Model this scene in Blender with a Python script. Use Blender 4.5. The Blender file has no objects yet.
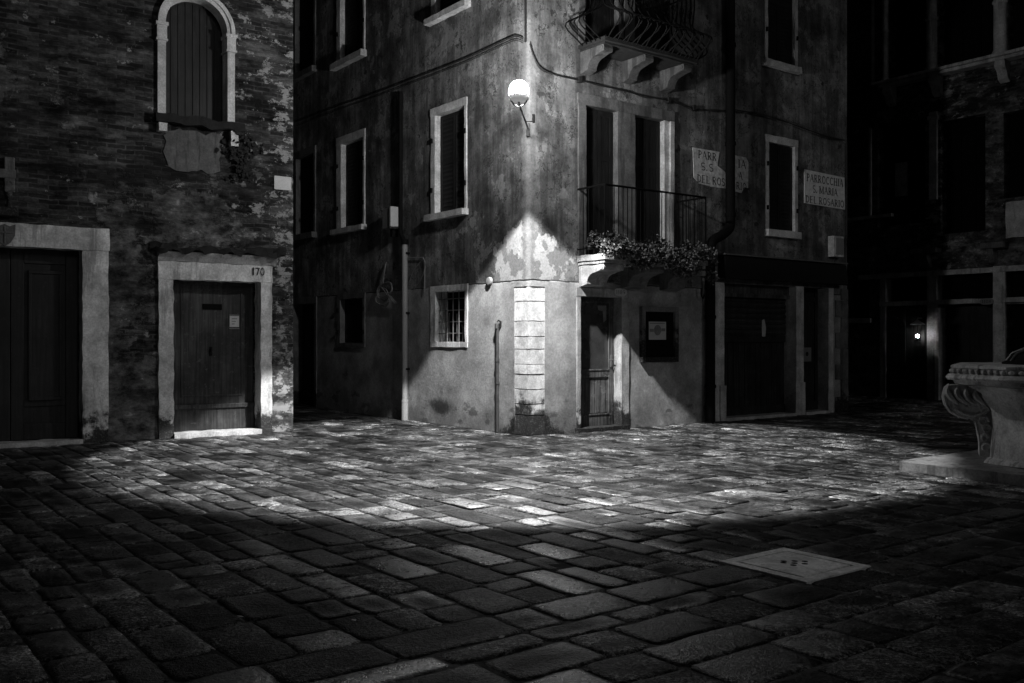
import bpy, bmesh, math, random
from mathutils import Vector, Matrix, noise

random.seed(11)
scene = bpy.context.scene
COL = scene.collection
PI = math.pi

# ------------------------------------------------------------------ frames
CAMZ, FPX, CX, HY = 1.45, 950.0, 512.0, 339.0

class Frame:
    """A vertical facade: s runs to the right along it, d goes into the wall, z up."""
    def __init__(self, ox, oy, ux, uy):
        l = math.hypot(ux, uy)
        self.o = Vector((ox, oy)); self.u = Vector((ux / l, uy / l))
        self.n = Vector((-self.u.y, self.u.x))
        self.ang = math.atan2(self.u.y, self.u.x)
    def world(self, s, d, z):
        p = self.o + self.u * s + self.n * d
        return Vector((p.x, p.y, z))
    def at(self, px, py, d=0.0):
        rx, rz = (px - CX) / FPX, (HY - py) / FPX
        r = Vector((rx, 1.0))
        t = (self.o.dot(self.n) + d) / r.dot(self.n)
        return ((r * t - self.o).dot(self.u), CAMZ + t * rz)
    def S(self, px, d=0.0): return self.at(px, HY, d)[0]
    def Z(self, px, py, d=0.0): return self.at(px, py, d)[1]

UR = (0.7994, 0.6008)
FR = Frame(0.24, 14.2, *UR)                   # corner house, shop side
FL = Frame(0.24, 14.2, 0.6008, -0.7994)       # corner house, alley side (s < 0)
FA = Frame(-3.45, 14.97, 1.388, 0.95)         # brick house by the square
FB = Frame(10.2, 22.6, 0.6008, -0.7994)       # dark palace across the canal side
ID = lambda s, d, z: (s, d, z)
TL = lambda s, d, z: (d, -s, z)               # FL coordinates -> FR local coordinates

# ------------------------------------------------------------------ mesh builder
class MB:
    def __init__(self, tf=ID, off=(0, 0, 0)):
        self.v = []; self.f = []; self.tf = tf; self.off = off
    def add(self, vs, fs):
        b = len(self.v); o = self.off
        for p in vs:
            self.v.append(self.tf(p[0] - o[0], p[1] - o[1], p[2] - o[2]))
        for f in fs: self.f.append([b + i for i in f])
        return self
    def box(self, x0, x1, y0, y1, z0, z1):
        if x0 > x1: x0, x1 = x1, x0
        if y0 > y1: y0, y1 = y1, y0
        if z0 > z1: z0, z1 = z1, z0
        return self.add([(x0,y0,z0),(x1,y0,z0),(x1,y1,z0),(x0,y1,z0),(x0,y0,z1),(x1,y0,z1),(x1,y1,z1),(x0,y1,z1)],
                 [(0,3,2,1),(4,5,6,7),(0,1,5,4),(1,2,6,5),(2,3,7,6),(3,0,4,7)])
    def quad(self, a, b, c, d): return self.add([a, b, c, d], [(0, 1, 2, 3)])
    def prism(self, poly, d0, d1, axis='d'):
        """polygon in (s,z) extruded along d, or in (d,z) extruded along s, or in (s,d) extruded along z"""
        n = len(poly)
        ar = sum(poly[i][0] * poly[(i + 1) % n][1] - poly[(i + 1) % n][0] * poly[i][1] for i in range(n))
        if ar < 0: poly = poly[::-1]
        if d0 > d1: d0, d1 = d1, d0
        if axis == 'd': P = lambda a, b, t: (a, t, b)
        elif axis == 's': P = lambda a, b, t: (t, a, b)
        else: P = lambda a, b, t: (a, b, t)
        vs = [P(a, b, d0) for a, b in poly] + [P(a, b, d1) for a, b in poly]
        fs = [list(range(n)), list(range(2 * n - 1, n - 1, -1))]
        for i in range(n):
            j = (i + 1) % n
            fs.append((i, n + i, n + j, j))
        if axis != 'd': fs = [list(reversed(f)) for f in fs]
        return self.add(vs, fs)
    def tube(self, pts, r, seg=8):
        pts = [Vector(p) for p in pts]
        n = len(pts); vs = []; fs = []
        up = Vector((0, 0, 1)); prev = None
        for i in range(n):
            t = (pts[min(i + 1, n - 1)] - pts[max(i - 1, 0)]).normalized()
            if prev is None:
                a = t.cross(up)
                if a.length < 1e-3: a = t.cross(Vector((1, 0, 0)))
            else:
                a = prev - t * prev.dot(t)
                if a.length < 1e-4: a = t.cross(up)
            a.normalize(); prev = a
            b = t.cross(a)
            rr = r[i] if isinstance(r, (list, tuple)) else r
            for k in range(seg):
                g = 2 * PI * k / seg
                vs.append(tuple(pts[i] + a * (math.cos(g) * rr) + b * (math.sin(g) * rr)))
        for i in range(n - 1):
            for k in range(seg):
                k2 = (k + 1) % seg
                fs.append((i * seg + k, i * seg + k2, (i + 1) * seg + k2, (i + 1) * seg + k))
        fs.append(list(range(seg))[::-1]); fs.append([(n - 1) * seg + k for k in range(seg)])
        return self.add(vs, fs)
    def lathe(self, prof, c, seg=24, a0=0.0):
        vs = []; fs = []; n = len(prof)
        for r, z in prof:
            for k in range(seg):
                g = a0 + 2 * PI * k / seg
                vs.append((c[0] + r * math.cos(g), c[1] + r * math.sin(g), c[2] + z))
        for i in range(n - 1):
            for k in range(seg):
                k2 = (k + 1) % seg
                fs.append((i * seg + k, i * seg + k2, (i + 1) * seg + k2, (i + 1) * seg + k))
        fs.append([k for k in range(seg)][::-1]); fs.append([(n - 1) * seg + k for k in range(seg)])
        return self.add(vs, fs)
    def build(self, name, mat, parent=None, bevel=0.0, smooth=False, rough=None):
        me = bpy.data.meshes.new(name)
        me.from_pydata(self.v, [], self.f); me.update()
        bm = bmesh.new(); bm.from_mesh(me)
        bmesh.ops.recalc_face_normals(bm, faces=bm.faces)
        if rough:
            amp, sc, seg = rough
            for _ in range(5):
                es = [e for e in bm.edges if e.calc_length() > seg * 1.6]
                if not es: break
                bmesh.ops.subdivide_edges(bm, edges=es, cuts=1, use_grid_fill=True)
            for v in bm.verts:
                v.co += noise.noise_vector(v.co * sc) * amp + noise.noise_vector(v.co * sc * 3.7) * amp * 0.4
        if bevel:
            es = [e for e in bm.edges if len(e.link_faces) == 2 and e.calc_face_angle(0) > 0.6]
            bmesh.ops.bevel(bm, geom=es, offset=bevel, segments=2, affect='EDGES', profile=0.5)
        if smooth:
            for f in bm.faces: f.smooth = True
        bm.to_mesh(me); bm.free()
        if smooth:
            try: me.set_sharp_from_angle(angle=math.radians(42))
            except Exception: pass
        me.materials.append(mat)
        o = bpy.data.objects.new(name, me); COL.objects.link(o)
        if parent: o.parent = parent
        return o

def props(o, label=None, cat=None, group=None, kind=None):
    if label: o['label'] = label
    if cat: o['category'] = cat
    if group: o['group'] = group
    if kind: o['kind'] = kind
    return o

def thing(name, label, cat, F, org=(0, 0, 0), group=None):
    o = bpy.data.objects.new(name, None); COL.objects.link(o)
    o.location = F.world(*org); o.rotation_euler = (0, 0, F.ang); o.empty_display_size = 0.3
    return props(o, label, cat, group)

def solo(name, mb, mat, label, cat, F, org, group=None, **k):
    """a thing that is one mesh; mb was made with off=org"""
    o = mb.build(name, mat, None, **k)
    o.location = F.world(*org); o.rotation_euler = (0, 0, F.ang)
    return props(o, label, cat, group)

# ------------------------------------------------------------------ materials
class N:
    def __init__(self, name):
        self.m = bpy.data.materials.new(name); self.m.use_nodes = True
        self.t = self.m.node_tree; self.t.nodes.clear()
        self.out = self.new('ShaderNodeOutputMaterial')
        self.b = self.new('ShaderNodeBsdfPrincipled')
        self.link(self.b.outputs[0], self.out.inputs[0])
        self.tc = self.new('ShaderNodeTexCoord')
        self.co = self.tc.outputs['Object']
        sp = self.new('ShaderNodeSeparateXYZ'); self.link(self.co, sp.inputs[0])
        self.x, self.y, self.z = sp.outputs
    def new(self, t): return self.t.nodes.new(t)
    def link(self, a, b): self.t.links.new(a, b)
    def setin(self, sock, v):
        if isinstance(v, bpy.types.NodeSocket): self.link(v, sock)
        else: sock.default_value = v
    def math(self, op, a, b=None, c=None, clamp=False):
        n = self.new('ShaderNodeMath'); n.operation = op; n.use_clamp = clamp
        self.setin(n.inputs[0], a)
        if b is not None: self.setin(n.inputs[1], b)
        if c is not None: self.setin(n.inputs[2], c)
        return n.outputs[0]
    def noise(self, scale, detail=6, rough=0.6, stretch=None, dist=0.0, off=(0, 0, 0)):
        n = self.new('ShaderNodeTexNoise')
        n.inputs['Scale'].default_value = scale; n.inputs['Detail'].default_value = min(detail, 5.5)
        n.inputs['Roughness'].default_value = rough; n.inputs['Distortion'].default_value = dist
        m = self.new('ShaderNodeMapping'); m.inputs['Location'].default_value = off
        if stretch: m.inputs['Scale'].default_value = stretch
        self.link(self.co, m.inputs[0]); self.link(m.outputs[0], n.inputs['Vector'])
        return n.outputs['Fac']
    def step(self, v, a, b):
        """0 below a, 1 above b"""
        n = self.new('ShaderNodeMapRange'); n.interpolation_type = 'SMOOTHSTEP'
        self.setin(n.inputs[0], v)
        n.inputs[1].default_value = a; n.inputs[2].default_value = b
        n.inputs[3].default_value = 0; n.inputs[4].default_value = 1
        return n.outputs[0]
    def lin(self, v, a, b, c, d):
        n = self.new('ShaderNodeMapRange'); self.setin(n.inputs[0], v)
        for i, q in enumerate((a, b, c, d)): n.inputs[i + 1].default_value = q
        return n.outputs[0]
    def mix(self, f, a, b):
        n = self.new('ShaderNodeMix'); n.data_type = 'FLOAT'
        self.setin(n.inputs[0], f); self.setin(n.inputs[2], a); self.setin(n.inputs[3], b)
        return n.outputs[0]
    def mul(self, a, b): return self.math('MULTIPLY', a, b)
    def addm(self, a, b): return self.math('ADD', a, b)
    def finish(self, col, rough=0.85, bump=None, bs=0.5, bd=0.01, spec=0.3, metal=0.0):
        if isinstance(col, bpy.types.NodeSocket):
            c = self.new('ShaderNodeCombineColor')
            for i in range(3): self.link(col, c.inputs[i])
            self.link(c.outputs[0], self.b.inputs['Base Color'])
        else: self.b.inputs['Base Color'].default_value = (col, col, col, 1)
        self.setin(self.b.inputs['Roughness'], rough)
        self.setin(self.b.inputs['Specular IOR Level'], spec)
        self.setin(self.b.inputs['Metallic'], metal)
        if bump is not None:
            n = self.new('ShaderNodeBump'); self.setin(n.inputs['Strength'], bs); n.inputs['Distance'].default_value = bd
            self.link(bump, n.inputs['Height']); self.link(n.outputs[0], self.b.inputs['Normal'])
        return self.m

def simple(name, base, var=0.3, scale=8, rough=0.7, bump=0.4, spec=0.4, metal=0.0, stretch=None):
    n = N(name)
    a = n.noise(scale, 8, 0.65, stretch); f = n.noise(scale * 9, 4, 0.6)
    col = n.mul(n.lin(a, 0.25, 0.75, base * (1 - var), base * (1 + var)), n.lin(f, 0.3, 0.7, 0.85, 1.15))
    return n.finish(col, rough, n.addm(n.mul(a, 0.6), n.mul(f, 0.4)), bump, 0.006, spec, metal)

SY = FL.S(437)   # the damp stain under the barred window
def corner_plaster():
    n = N('corner_house_plaster')
    big = n.noise(0.55, 8, 0.62, dist=0.2)
    mid = n.noise(1.9, 9, 0.70, dist=0.15, off=(3, 1, 7))
    fine = n.noise(26, 5, 0.7)
    grit = n.noise(140, 3, 0.6)
    streak = n.noise(2.4, 7, 0.66, stretch=(2.2, 2.2, 0.22), off=(5, 2, 0))
    # old render above the lime ledge
    old = n.lin(mid, 0.36, 0.64, 0.09, 0.25)
    old = n.mul(old, n.lin(big, 0.38, 0.62, 0.5, 1.25))
    old = n.mul(old, n.lin(n.step(streak, 0.42, 0.62), 0, 1, 0.6, 1.12))
    flake = n.step(mid, 0.56, 0.60)
    old = n.mix(n.mul(flake, 0.4), old, 0.30)
    pit = n.step(n.noise(4.6, 9, 0.72, off=(9, 9, 1)), 0.60, 0.645)
    old = n.mix(n.mul(pit, 0.8), old, 0.025)
    crack = n.step(n.math('ABSOLUTE', n.addm(n.noise(1.3, 5, 0.7, dist=0.3, off=(4, 6, 9)), -.5)), 0.010, 0.002)
    old = n.mix(n.mul(crack, 0.7), old, 0.02)
    # newer smooth cement below
    new = n.lin(n.noise(1.3, 7, 0.6, off=(1, 4, 2)), 0.36, 0.64, 0.17, 0.38)
    new = n.mul(new, n.lin(n.noise(4.5, 5, 0.7, off=(1, 1, 5)), 0.36, 0.64, 0.82, 1.15))
    damp = n.step(n.addm(n.mul(n.z, 1.0), n.mul(n.addm(n.noise(1.6, 8, 0.7, off=(2, 7, 3)), -0.5), 2.6)), 0.55, -0.05)
    new = n.mix(n.mul(damp, 0.6), new, 0.10)
    blot = n.step(n.addm(n.noise(2.3, 9, 0.62, stretch=(1, 1, 1.9), off=(7, 3, 4)), n.lin(n.z, 0.1, 1.3, 0.08, -0.14)), 0.60, 0.68)
    new = n.mix(n.mul(blot, 0.7), new, 0.06)
    e1 = n.addm(n.math('POWER', n.mul(n.addm(n.y, SY + .12), 1.7), 2), n.math('POWER', n.mul(n.addm(n.z, -.30), 5.0), 2))
    e2 = n.addm(n.math('POWER', n.mul(n.addm(n.y, SY + .12), 2.6), 2), n.math('POWER', n.mul(n.addm(n.z, -.6), 2.4), 2))
    stn = n.addm(n.addm(n.math('EXPONENT', n.mul(e1, -2.2)), n.mul(n.math('EXPONENT', n.mul(e2, -2.2)), 0.42)), n.mul(n.addm(n.noise(3.2, 5, 0.75, off=(6, 6, 6)), -.5), 1.5))
    stn = n.mul(n.step(stn, 0.22, 0.85), n.step(n.x, 0.1, 0.05))
    new = n.mix(n.mul(stn, 0.86), new, 0.03)
    ft = n.addm(n.addm(n.mul(n.addm(n.x, n.y), 1.2), n.mul(n.z, 1.5)), n.mul(n.addm(n.noise(5, 5, 0.75, off=(2, 6, 1)), -.5), 1.6))
    new = n.mix(n.mul(n.step(ft, 1.0, 0.7), 0.92), new, n.lin(n.step(n.noise(30, 4, 0.7), 0.5, 0.68), 0, 1, 0.004, 0.06))
    scuff = n.step(n.noise(7.5, 8, 0.75, off=(3, 3, 3)), 0.62, 0.66)
    new = n.mix(n.mul(scuff, 0.4), new, 0.13)
    zl = n.addm(n.z, n.mul(n.addm(n.noise(3.0, 5, 0.6), -0.5), 0.06))
    up = n.step(zl, 2.33, 2.36)
    col = n.mix(up, new, old)
    # lime-washed patch round the corner above the ledge, widened to paint the lamp-lit V
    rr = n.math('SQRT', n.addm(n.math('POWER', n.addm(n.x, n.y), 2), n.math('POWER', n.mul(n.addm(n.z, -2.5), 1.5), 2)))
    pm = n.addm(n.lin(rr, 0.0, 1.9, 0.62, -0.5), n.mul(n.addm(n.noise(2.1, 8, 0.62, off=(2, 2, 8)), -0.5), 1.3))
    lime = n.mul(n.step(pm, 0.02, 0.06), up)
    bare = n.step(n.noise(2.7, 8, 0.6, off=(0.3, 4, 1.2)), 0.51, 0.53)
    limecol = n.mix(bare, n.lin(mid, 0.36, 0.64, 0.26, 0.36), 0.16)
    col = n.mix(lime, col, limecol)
    edge = n.mul(n.step(n.addm(n.addm(n.x, n.y), n.mul(n.addm(n.noise(6, 5, 0.7, off=(1, 8, 8)), -.5), .25)), 0.17, 0.11), up)  # lamp-lit line up the corner, painted into the plaster tone
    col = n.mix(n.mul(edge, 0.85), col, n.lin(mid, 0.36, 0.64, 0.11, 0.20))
    line = n.mul(n.step(zl, 2.315, 2.33), n.step(zl, 2.35, 2.335))
    col = n.mix(n.mul(line, n.step(n.noise(2.0, 4, 0.6, off=(4, 4, 4)), 0.36, 0.5)), col, 0.03)
    col = n.mul(col, n.mul(n.lin(fine, 0.36, 0.64, 0.82, 1.18), n.lin(grit, 0.36, 0.64, 0.9, 1.1)))
    h = n.addm(n.addm(n.mul(mid, 0.9), n.mul(fine, 0.35)), n.addm(n.mul(grit, 0.12), n.mul(flake, n.mul(up, 0.35))))
    h = n.addm(h, n.mul(line, -0.5))
    return n.finish(col, 0.9, h, 0.6, 0.02, 0.2)

def brick_plaster(name, lo, hi, mask_bias=0.0, lower=1.6):
    n = N(name)
    cv = n.new('ShaderNodeCombineXYZ')
    wob = n.mul(n.addm(n.noise(3, 4, 0.6), -0.5), 0.07)
    n.link(n.addm(n.x, n.y), cv.inputs[0]); n.link(n.addm(n.z, wob), cv.inputs[1])
    br = n.new('ShaderNodeTexBrick')
    n.link(cv.outputs[0], br.inputs['Vector'])
    br.inputs['Scale'].default_value = 1.0; br.inputs['Brick Width'].default_value = 0.25
    br.inputs['Row Height'].default_value = 0.066; br.inputs['Mortar Size'].default_value = 0.011
    br.inputs['Mortar Smooth'].default_value = 0.35; br.inputs['Bias'].default_value = -0.1
    br.inputs['Color1'].default_value = (lo * .6,) * 3 + (1,); br.inputs['Color2'].default_value = (hi * 1.25,) * 3 + (1,)
    br.inputs['Mortar'].default_value = (hi * .9,) * 3 + (1,)
    bw = n.new('ShaderNodeRGBToBW'); n.link(br.outputs['Color'], bw.inputs[0])
    big = n.noise(0.5, 8, 0.6, dist=0.2, off=(4, 0, 2))
    hor = n.noise(1.1, 9, 0.74, stretch=(0.9, 0.9, 2.2), dist=0.1)
    fine = n.noise(22, 6, 0.7)
    flk = n.noise(3.0, 10, 0.78, stretch=(1, 1, 1.5), off=(1, 5, 9))
    course = n.noise(1.0, 5, 0.8, stretch=(3.0, 3.0, 10.0), off=(1, 2, 3))
    brick = n.mul(n.addm(n.mul(bw.outputs[0], .85), lo * .12), n.mul(n.lin(hor, 0.38, 0.62, 0.08, 1.7), n.lin(course, 0.36, 0.64, 0.4, 1.6)))
    brick = n.mul(brick, n.lin(fine, 0.3, 0.7, 0.7, 1.3))
    pl = n.mul(n.lin(flk, 0.38, 0.62, lo * .6, hi * 2.2), n.lin(hor, 0.38, 0.62, 0.35, 1.5))
    mk = n.addm(n.addm(big, n.lin(n.z, 0.3, lower + 1.6, 0.16, -0.08)), n.mul(n.addm(flk, -0.5), 0.35))
    mask = n.step(n.addm(mk, mask_bias), 0.49, 0.52)
    col = n.mix(mask, brick, pl)
    white = n.step(n.addm(flk, n.lin(n.math('ABSOLUTE', n.x), 0.0, 1.6, 0.07, -0.02)), 0.585, 0.625)
    col = n.mix(n.mul(white, 0.9), col, hi * 4.2)
    dark = n.step(n.noise(0.9, 8, 0.7, stretch=(.7, .7, 1.9), off=(8, 1, 1)), 0.50, 0.62)
    col = n.mix(n.mul(dark, 0.75), col, lo * 0.35)
    h = n.addm(n.mul(n.mul(br.outputs['Fac'], -0.8), n.math('SUBTRACT', 1.0, mask)), n.addm(n.mul(fine, 0.35), n.addm(n.mul(flk, 0.8), n.mul(mask, 0.7))))
    return n.finish(col, 0.92, h, 0.75, 0.02, 0.2)

def stone(name, base, dirt=0.5, base_moss=0.45, bump=0.5):
    n = N(name)
    a = n.noise(3.1, 9, 0.68); f = n.noise(40, 5, 0.65)
    st = n.noise(2.0, 8, 0.66, stretch=(3, 3, 0.35), off=(3, 9, 0))
    col = n.mul(n.lin(a, 0.37, 0.63, base * 0.62, base * 1.15), n.lin(f, 0.37, 0.63, 0.8, 1.15))
    gr_ = n.step(n.noise(1.3, 5, 0.75, off=(7, 2, 6)), 0.52, 0.66)
    col = n.mix(n.mul(gr_, dirt * 0.75), col, base * 0.3)
    col = n.mix(n.mul(n.step(st, 0.52, 0.62), dirt), col, base * 0.25)
    if base_moss:
        low = n.step(n.addm(n.z, n.mul(n.addm(a, -0.5), 1.3)), base_moss * .85, base_moss * 0.5)
        col = n.mix(n.mul(low, 0.95), col, n.lin(n.step(f, 0.5, 0.68), 0, 1, 0.004, 0.07))
    pit = n.step(n.noise(17, 7, 0.7), 0.64, 0.69)
    col = n.mix(n.mul(pit, 0.6), col, base * 0.3)
    return n.finish(col, 0.75, n.addm(n.mul(a, 0.7), n.addm(n.mul(f, 0.3), n.mul(pit, -0.3))), bump, 0.012, 0.3)

def wood(name, base, rough=0.55):
    n = N(name)
    g = n.noise(5, 8, 0.65, stretch=(6, 6, 0.25)); w = n.noise(2.2, 8, 0.65)
    sc = n.step(n.noise(9, 8, 0.78, off=(2, 5, 5)), 0.58, 0.64)
    col = n.mul(n.lin(g, 0.38, 0.62, base * 0.35, base * 1.7), n.lin(w, 0.38, 0.62, 0.4, 1.6))
    col = n.mix(n.mul(sc, 0.7), col, base * 3.2)
    return n.finish(col, rough, n.addm(n.mul(g, 0.8), n.mul(w, 0.3)), 0.4, 0.006, 0.35)

def paving():
    n = N('trachyte_paving')
    at = n.new('ShaderNodeAttribute'); at.attribute_name = 'tone'
    t = at.outputs['Fac']
    gl = n.new('ShaderNodeAttribute'); gl.attribute_name = 'gloss'; gl = gl.outputs['Fac']
    a = n.noise(1.4, 5, 0.66); m = n.noise(9, 5, 0.75); f = n.noise(52, 3, 0.75); g = n.noise(150, 2, 0.7)
    col = n.mul(t, n.lin(n.step(a, 0.36, 0.64), 0, 1, 0.5, 1.5))
    col = n.mul(col, n.lin(n.step(m, 0.38, 0.62), 0, 1, 0.35, 1.7))
    col = n.mul(col, n.mul(n.lin(n.step(f, 0.38, 0.62), 0, 1, 0.2, 1.9), n.lin(n.step(g, 0.36, 0.64), 0, 1, 0.5, 1.5)))
    sp = n.step(n.noise(30, 3, 0.8, off=(3, 1, 2)), 0.54, 0.62)
    col = n.mix(n.mul(sp, 0.9), col, n.mul(t, 0.05))
    wr = n.step(n.noise(3.6, 5, 0.75, off=(8, 3, 1)), 0.47, 0.60)
    col = n.mul(col, n.lin(wr, 0, 1, 1.3, 0.45))
    bl = n.step(n.noise(0.8, 5, 0.72, off=(5, 5, 0)), 0.52, 0.64)
    col = n.mix(n.mul(bl, 0.6), col, n.mul(t, 0.3))
    h = n.addm(n.addm(n.mul(m, 1.0), n.mul(f, 0.75)), n.addm(n.mul(g, 0.2), n.mul(sp, -0.25)))
    ro = n.addm(n.mul(gl, -0.16), n.lin(m, 0.36, 0.64, 0.36, 0.52))
    return n.finish(col, ro, h, n.lin(gl, 0.0, 1.0, 1.0, 0.22), 0.022, n.addm(n.mul(n.math('POWER', gl, 2.2), 0.55), 0.05))

def joints():
    n = N('joint_dirt')
    a = n.noise(0.7, 5, 0.7, off=(2, 8, 0)); f = n.noise(40, 4, 0.7)
    col = n.mul(n.lin(n.step(a, 0.46, 0.6), 0, 1, 0.012, 0.10), n.lin(f, 0.35, 0.65, 0.5, 1.5))
    return n.finish(col, 0.95, f, 0.7, 0.01, 0.2)

def emitter(name, s):
    n = N(name)
    n.b.inputs['Base Color'].default_value = (0.8, 0.8, 0.8, 1)
    n.b.inputs['Emission Color'].default_value = (1, 1, 1, 1); n.b.inputs['Emission Strength'].default_value = s
    return n.m

M = dict(
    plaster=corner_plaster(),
    brick=brick_plaster('worn_brick_wall', 0.026, 0.072, 0.0),
    palace=brick_plaster('dark_palace_wall', 0.03, 0.075, 0.1),
    stone=stone('istrian_stone', 0.66, 0.6),
    stone_clean=stone('pale_stone', 0.6, 0.3, 0.0),
    stone_dark=stone('grimy_stone', 0.15, 0.6),
    bracket_stone=stone('weathered_bracket', 0.10, 0.7, 0.0, 0.9),
    palace_stone=stone('sooty_stone', 0.5, 0.6, 0.0),
    quoin=stone('white_quoin_stone', 0.66, 0.12, 0.62, 0.8),
    soot=simple('sooty_crust', 0.016, 0.6, 12, 0.95, 0.8),
    wellstone=stone('well_stone', 0.46, 0.85, 0.0, 0.8),
    wood=wood('dark_wood', 0.008), woodb=wood('worn_door_wood', 0.022), woodg=wood('garage_wood', 0.015), woodc=wood('shop_door_wood', 0.05),
    shutter=wood('shutter_wood', 0.005, 0.75),
    black=simple('black_gap', 0.004, 0.2, 6, 0.9, 0.0, 0.1),
    iron=simple('black_iron', 0.004, 0.4, 30, 0.75, 0.3, 0.12),
    irongrey=simple('galvanised_iron', 0.14, 0.3, 20, 0.5, 0.3, 0.5, 0.4),
    pipe=simple('painted_pipe', 0.24, 0.25, 5, 0.6, 0.3, 0.4, 0.0, (6, 6, 0.5)),
    darkpipe=simple('dark_pipe', 0.004, 0.4, 6, 0.8, 0.3, 0.15),
    rust=simple('rusty_pipe', 0.045, 0.5, 14, 0.7, 0.6),
    white=simple('white_enamel', 0.42, 0.12, 9, 0.5, 0.15),
    sign=simple('whitewashed_sign', 0.74, 0.30, 11, 0.9, 0.4),
    signold=simple('flaking_sign', 0.58, 0.55, 13, 0.9, 0.6),
    ink=simple('black_paint', 0.02, 0.5, 30, 0.8, 0.2),
    grey=simple('grey_box_paint', 0.17, 0.25, 7, 0.6, 0.2),
    step_stone=stone('worn_step_stone', 0.2, 0.7, 0.0, 0.9), trim=stone('trim_stone', 0.36, 0.55),
    apron=stone('stained_apron', 0.11, 0.7, 0.0, 0.8),
    awning=simple('dark_awning', 0.004, 0.3, 6, 0.85, 0.3),
    canvas=simple('pale_edge', 0.12, 0.3, 12, 0.8, 0.2),
    cable=simple('cable_rubber', 0.014, 0.3, 30, 0.7, 0.2),
    palecable=simple('pale_cable', 0.15, 0.3, 30, 0.7, 0.2),
    leaf=simple('geranium_leaf', 0.055, 0.5, 25, 0.6, 0.2, 0.4),
    petal=simple('pale_petal', 0.24, 0.3, 25, 0.7, 0.1),
    terracotta=simple('trough_clay', 0.06, 0.3, 9, 0.9, 0.4),
    paving=paving(),
    joint=joints(),
    manhole=stone('manhole_stone', 0.85, 0.2, 0.0, 0.5),
    lampglow=emitter('lamp_dome_glow', 780.0), lantern=emitter('lantern_glow', 60.0),
)
M['lantern'].cycles.emission_sampling = 'NONE'
g = N('dusty_glass'); g.finish(g.lin(g.noise(3, 6, 0.6), 0.3, 0.7, 0.02, 0.05), g.lin(g.noise(5, 6, 0.6), 0.3, 0.7, 0.12, 0.4), spec=0.6); M['glass'] = g.m
g = N('lamp_glass_collar'); g.finish(0.3, 0.4); g.b.inputs['Emission Color'].default_value = (1, 1, 1, 1); g.b.inputs['Emission Strength'].default_value = 0.22; M['collar'] = g.m

# ------------------------------------------------------------------ lettering
def ell(cx, cy, rx, ry, a, b, n=12):
    return [(cx + rx * math.cos(math.radians(a + (b - a) * i / n)), cy + ry * math.sin(math.radians(a + (b - a) * i / n))) for i in range(n + 1)]
K, T = 0.17, 0.075
def V(x): return [([(x, 0), (x, 1)], K), ([(x - .15, .03), (x + .15, .03)], T), ([(x - .15, .97), (x + .15, .97)], T)]
GLY = {
 'A': ([([(.06, 0), (.36, 1)], T), ([(.36, 1), (.68, 0)], K), ([(.17, .36), (.56, .36)], T)], .76),
 'C': ([(ell(.4, .5, .3, .47, 48, 312), .13)], .74),
 'D': (V(.16) + [([(.16, .97)] + ell(.24, .5, .4, .47, 90, -90) + [(.16, .03)], .12)], .74),
 'E': (V(.16) + [([(.16, .97), (.6, .97)], T), ([(.16, .5), (.48, .5)], T), ([(.16, .03), (.62, .03)], T)], .68),
 'H': (V(.16) + V(.64) + [([(.16, .5), (.64, .5)], T)], .82),
 'I': (V(.16), .34),
 'L': (V(.16) + [([(.16, .03), (.58, .03)], T)], .64),
 'M': (V(.12) + V(.80) + [([(.12, 1), (.46, .1)], K * .8), ([(.46, .1), (.8, 1)], T)], .96),
 'O': ([(ell(.4, .5, .3, .47, 0, 360, 20), .13)], .80),
 'P': (V(.16) + [([(.16, .97)] + ell(.26, .73, .28, .24, 90, -90) + [(.16, .49)], .11)], .64),
 'R': (V(.16) + [([(.16, .97)] + ell(.26, .73, .28, .24, 90, -90) + [(.16, .49)], .11), ([(.34, .48), (.64, 0)], K)], .74),
 'S': ([(ell(.32, .74, .22, .23, 40, 270) + ell(.32, .26, .23, .23, 90, -140), .12)], .62),
 '.': ([([(.08, .0), (.08, .14)], K)], .24),
 ' ': ([], .32),
 '0': ([(ell(.3, .5, .22, .46, 0, 360, 16), .12)], .62),
 '1': ([([(.2, 0), (.2, 1)], K), ([(.2, .98), (.06, .78)], T)], .4),
 '7': ([([(.04, .95), (.5, .95)], .11), ([(.5, .95), (.2, 0)], .14)], .56),
 '8': ([(ell(.28, .74, .19, .22, 0, 360), .11), (ell(.28, .26, .23, .24, 0, 360), .11)], .60),
 '9': ([(ell(.28, .70, .22, .26, 0, 360), .11), ([(.5, .7), (.44, .25), (.16, .04)], .11)], .60),
}
def twidth(t): return sum(GLY[c][1] + .06 for c in t) - .06
def write(mb, text, s0, s1, z0, h, d):
    """letters as thin raised strokes on the plane d (towards the viewer is -d)"""
    sx = (s1 - s0) / twidth(text); x = s0; k = 0
    for c in text:
        st, w = GLY[c]
        for pts, wd in st:
            P = [Vector((x + px * sx, z0 + pz * h)) for px, pz in pts]
            for a, b in zip(P[:-1], P[1:]):
                dv = b - a
                if dv.length < 1e-6: continue
                dv.normalize(); nn = Vector((-dv.y, dv.x)) * wd * h * .5
                e = dv * wd * h * .12
                k += 1; dd = d - 0.0004 - 0.00002 * (k % 60)
                q = [a - e + nn, a - e - nn, b + e - nn, b + e + nn]
                mb.add([(p.x, dd, p.y) for p in q], [(0, 1, 2, 3)])
        x += (w + .06) * sx
    return mb

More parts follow.
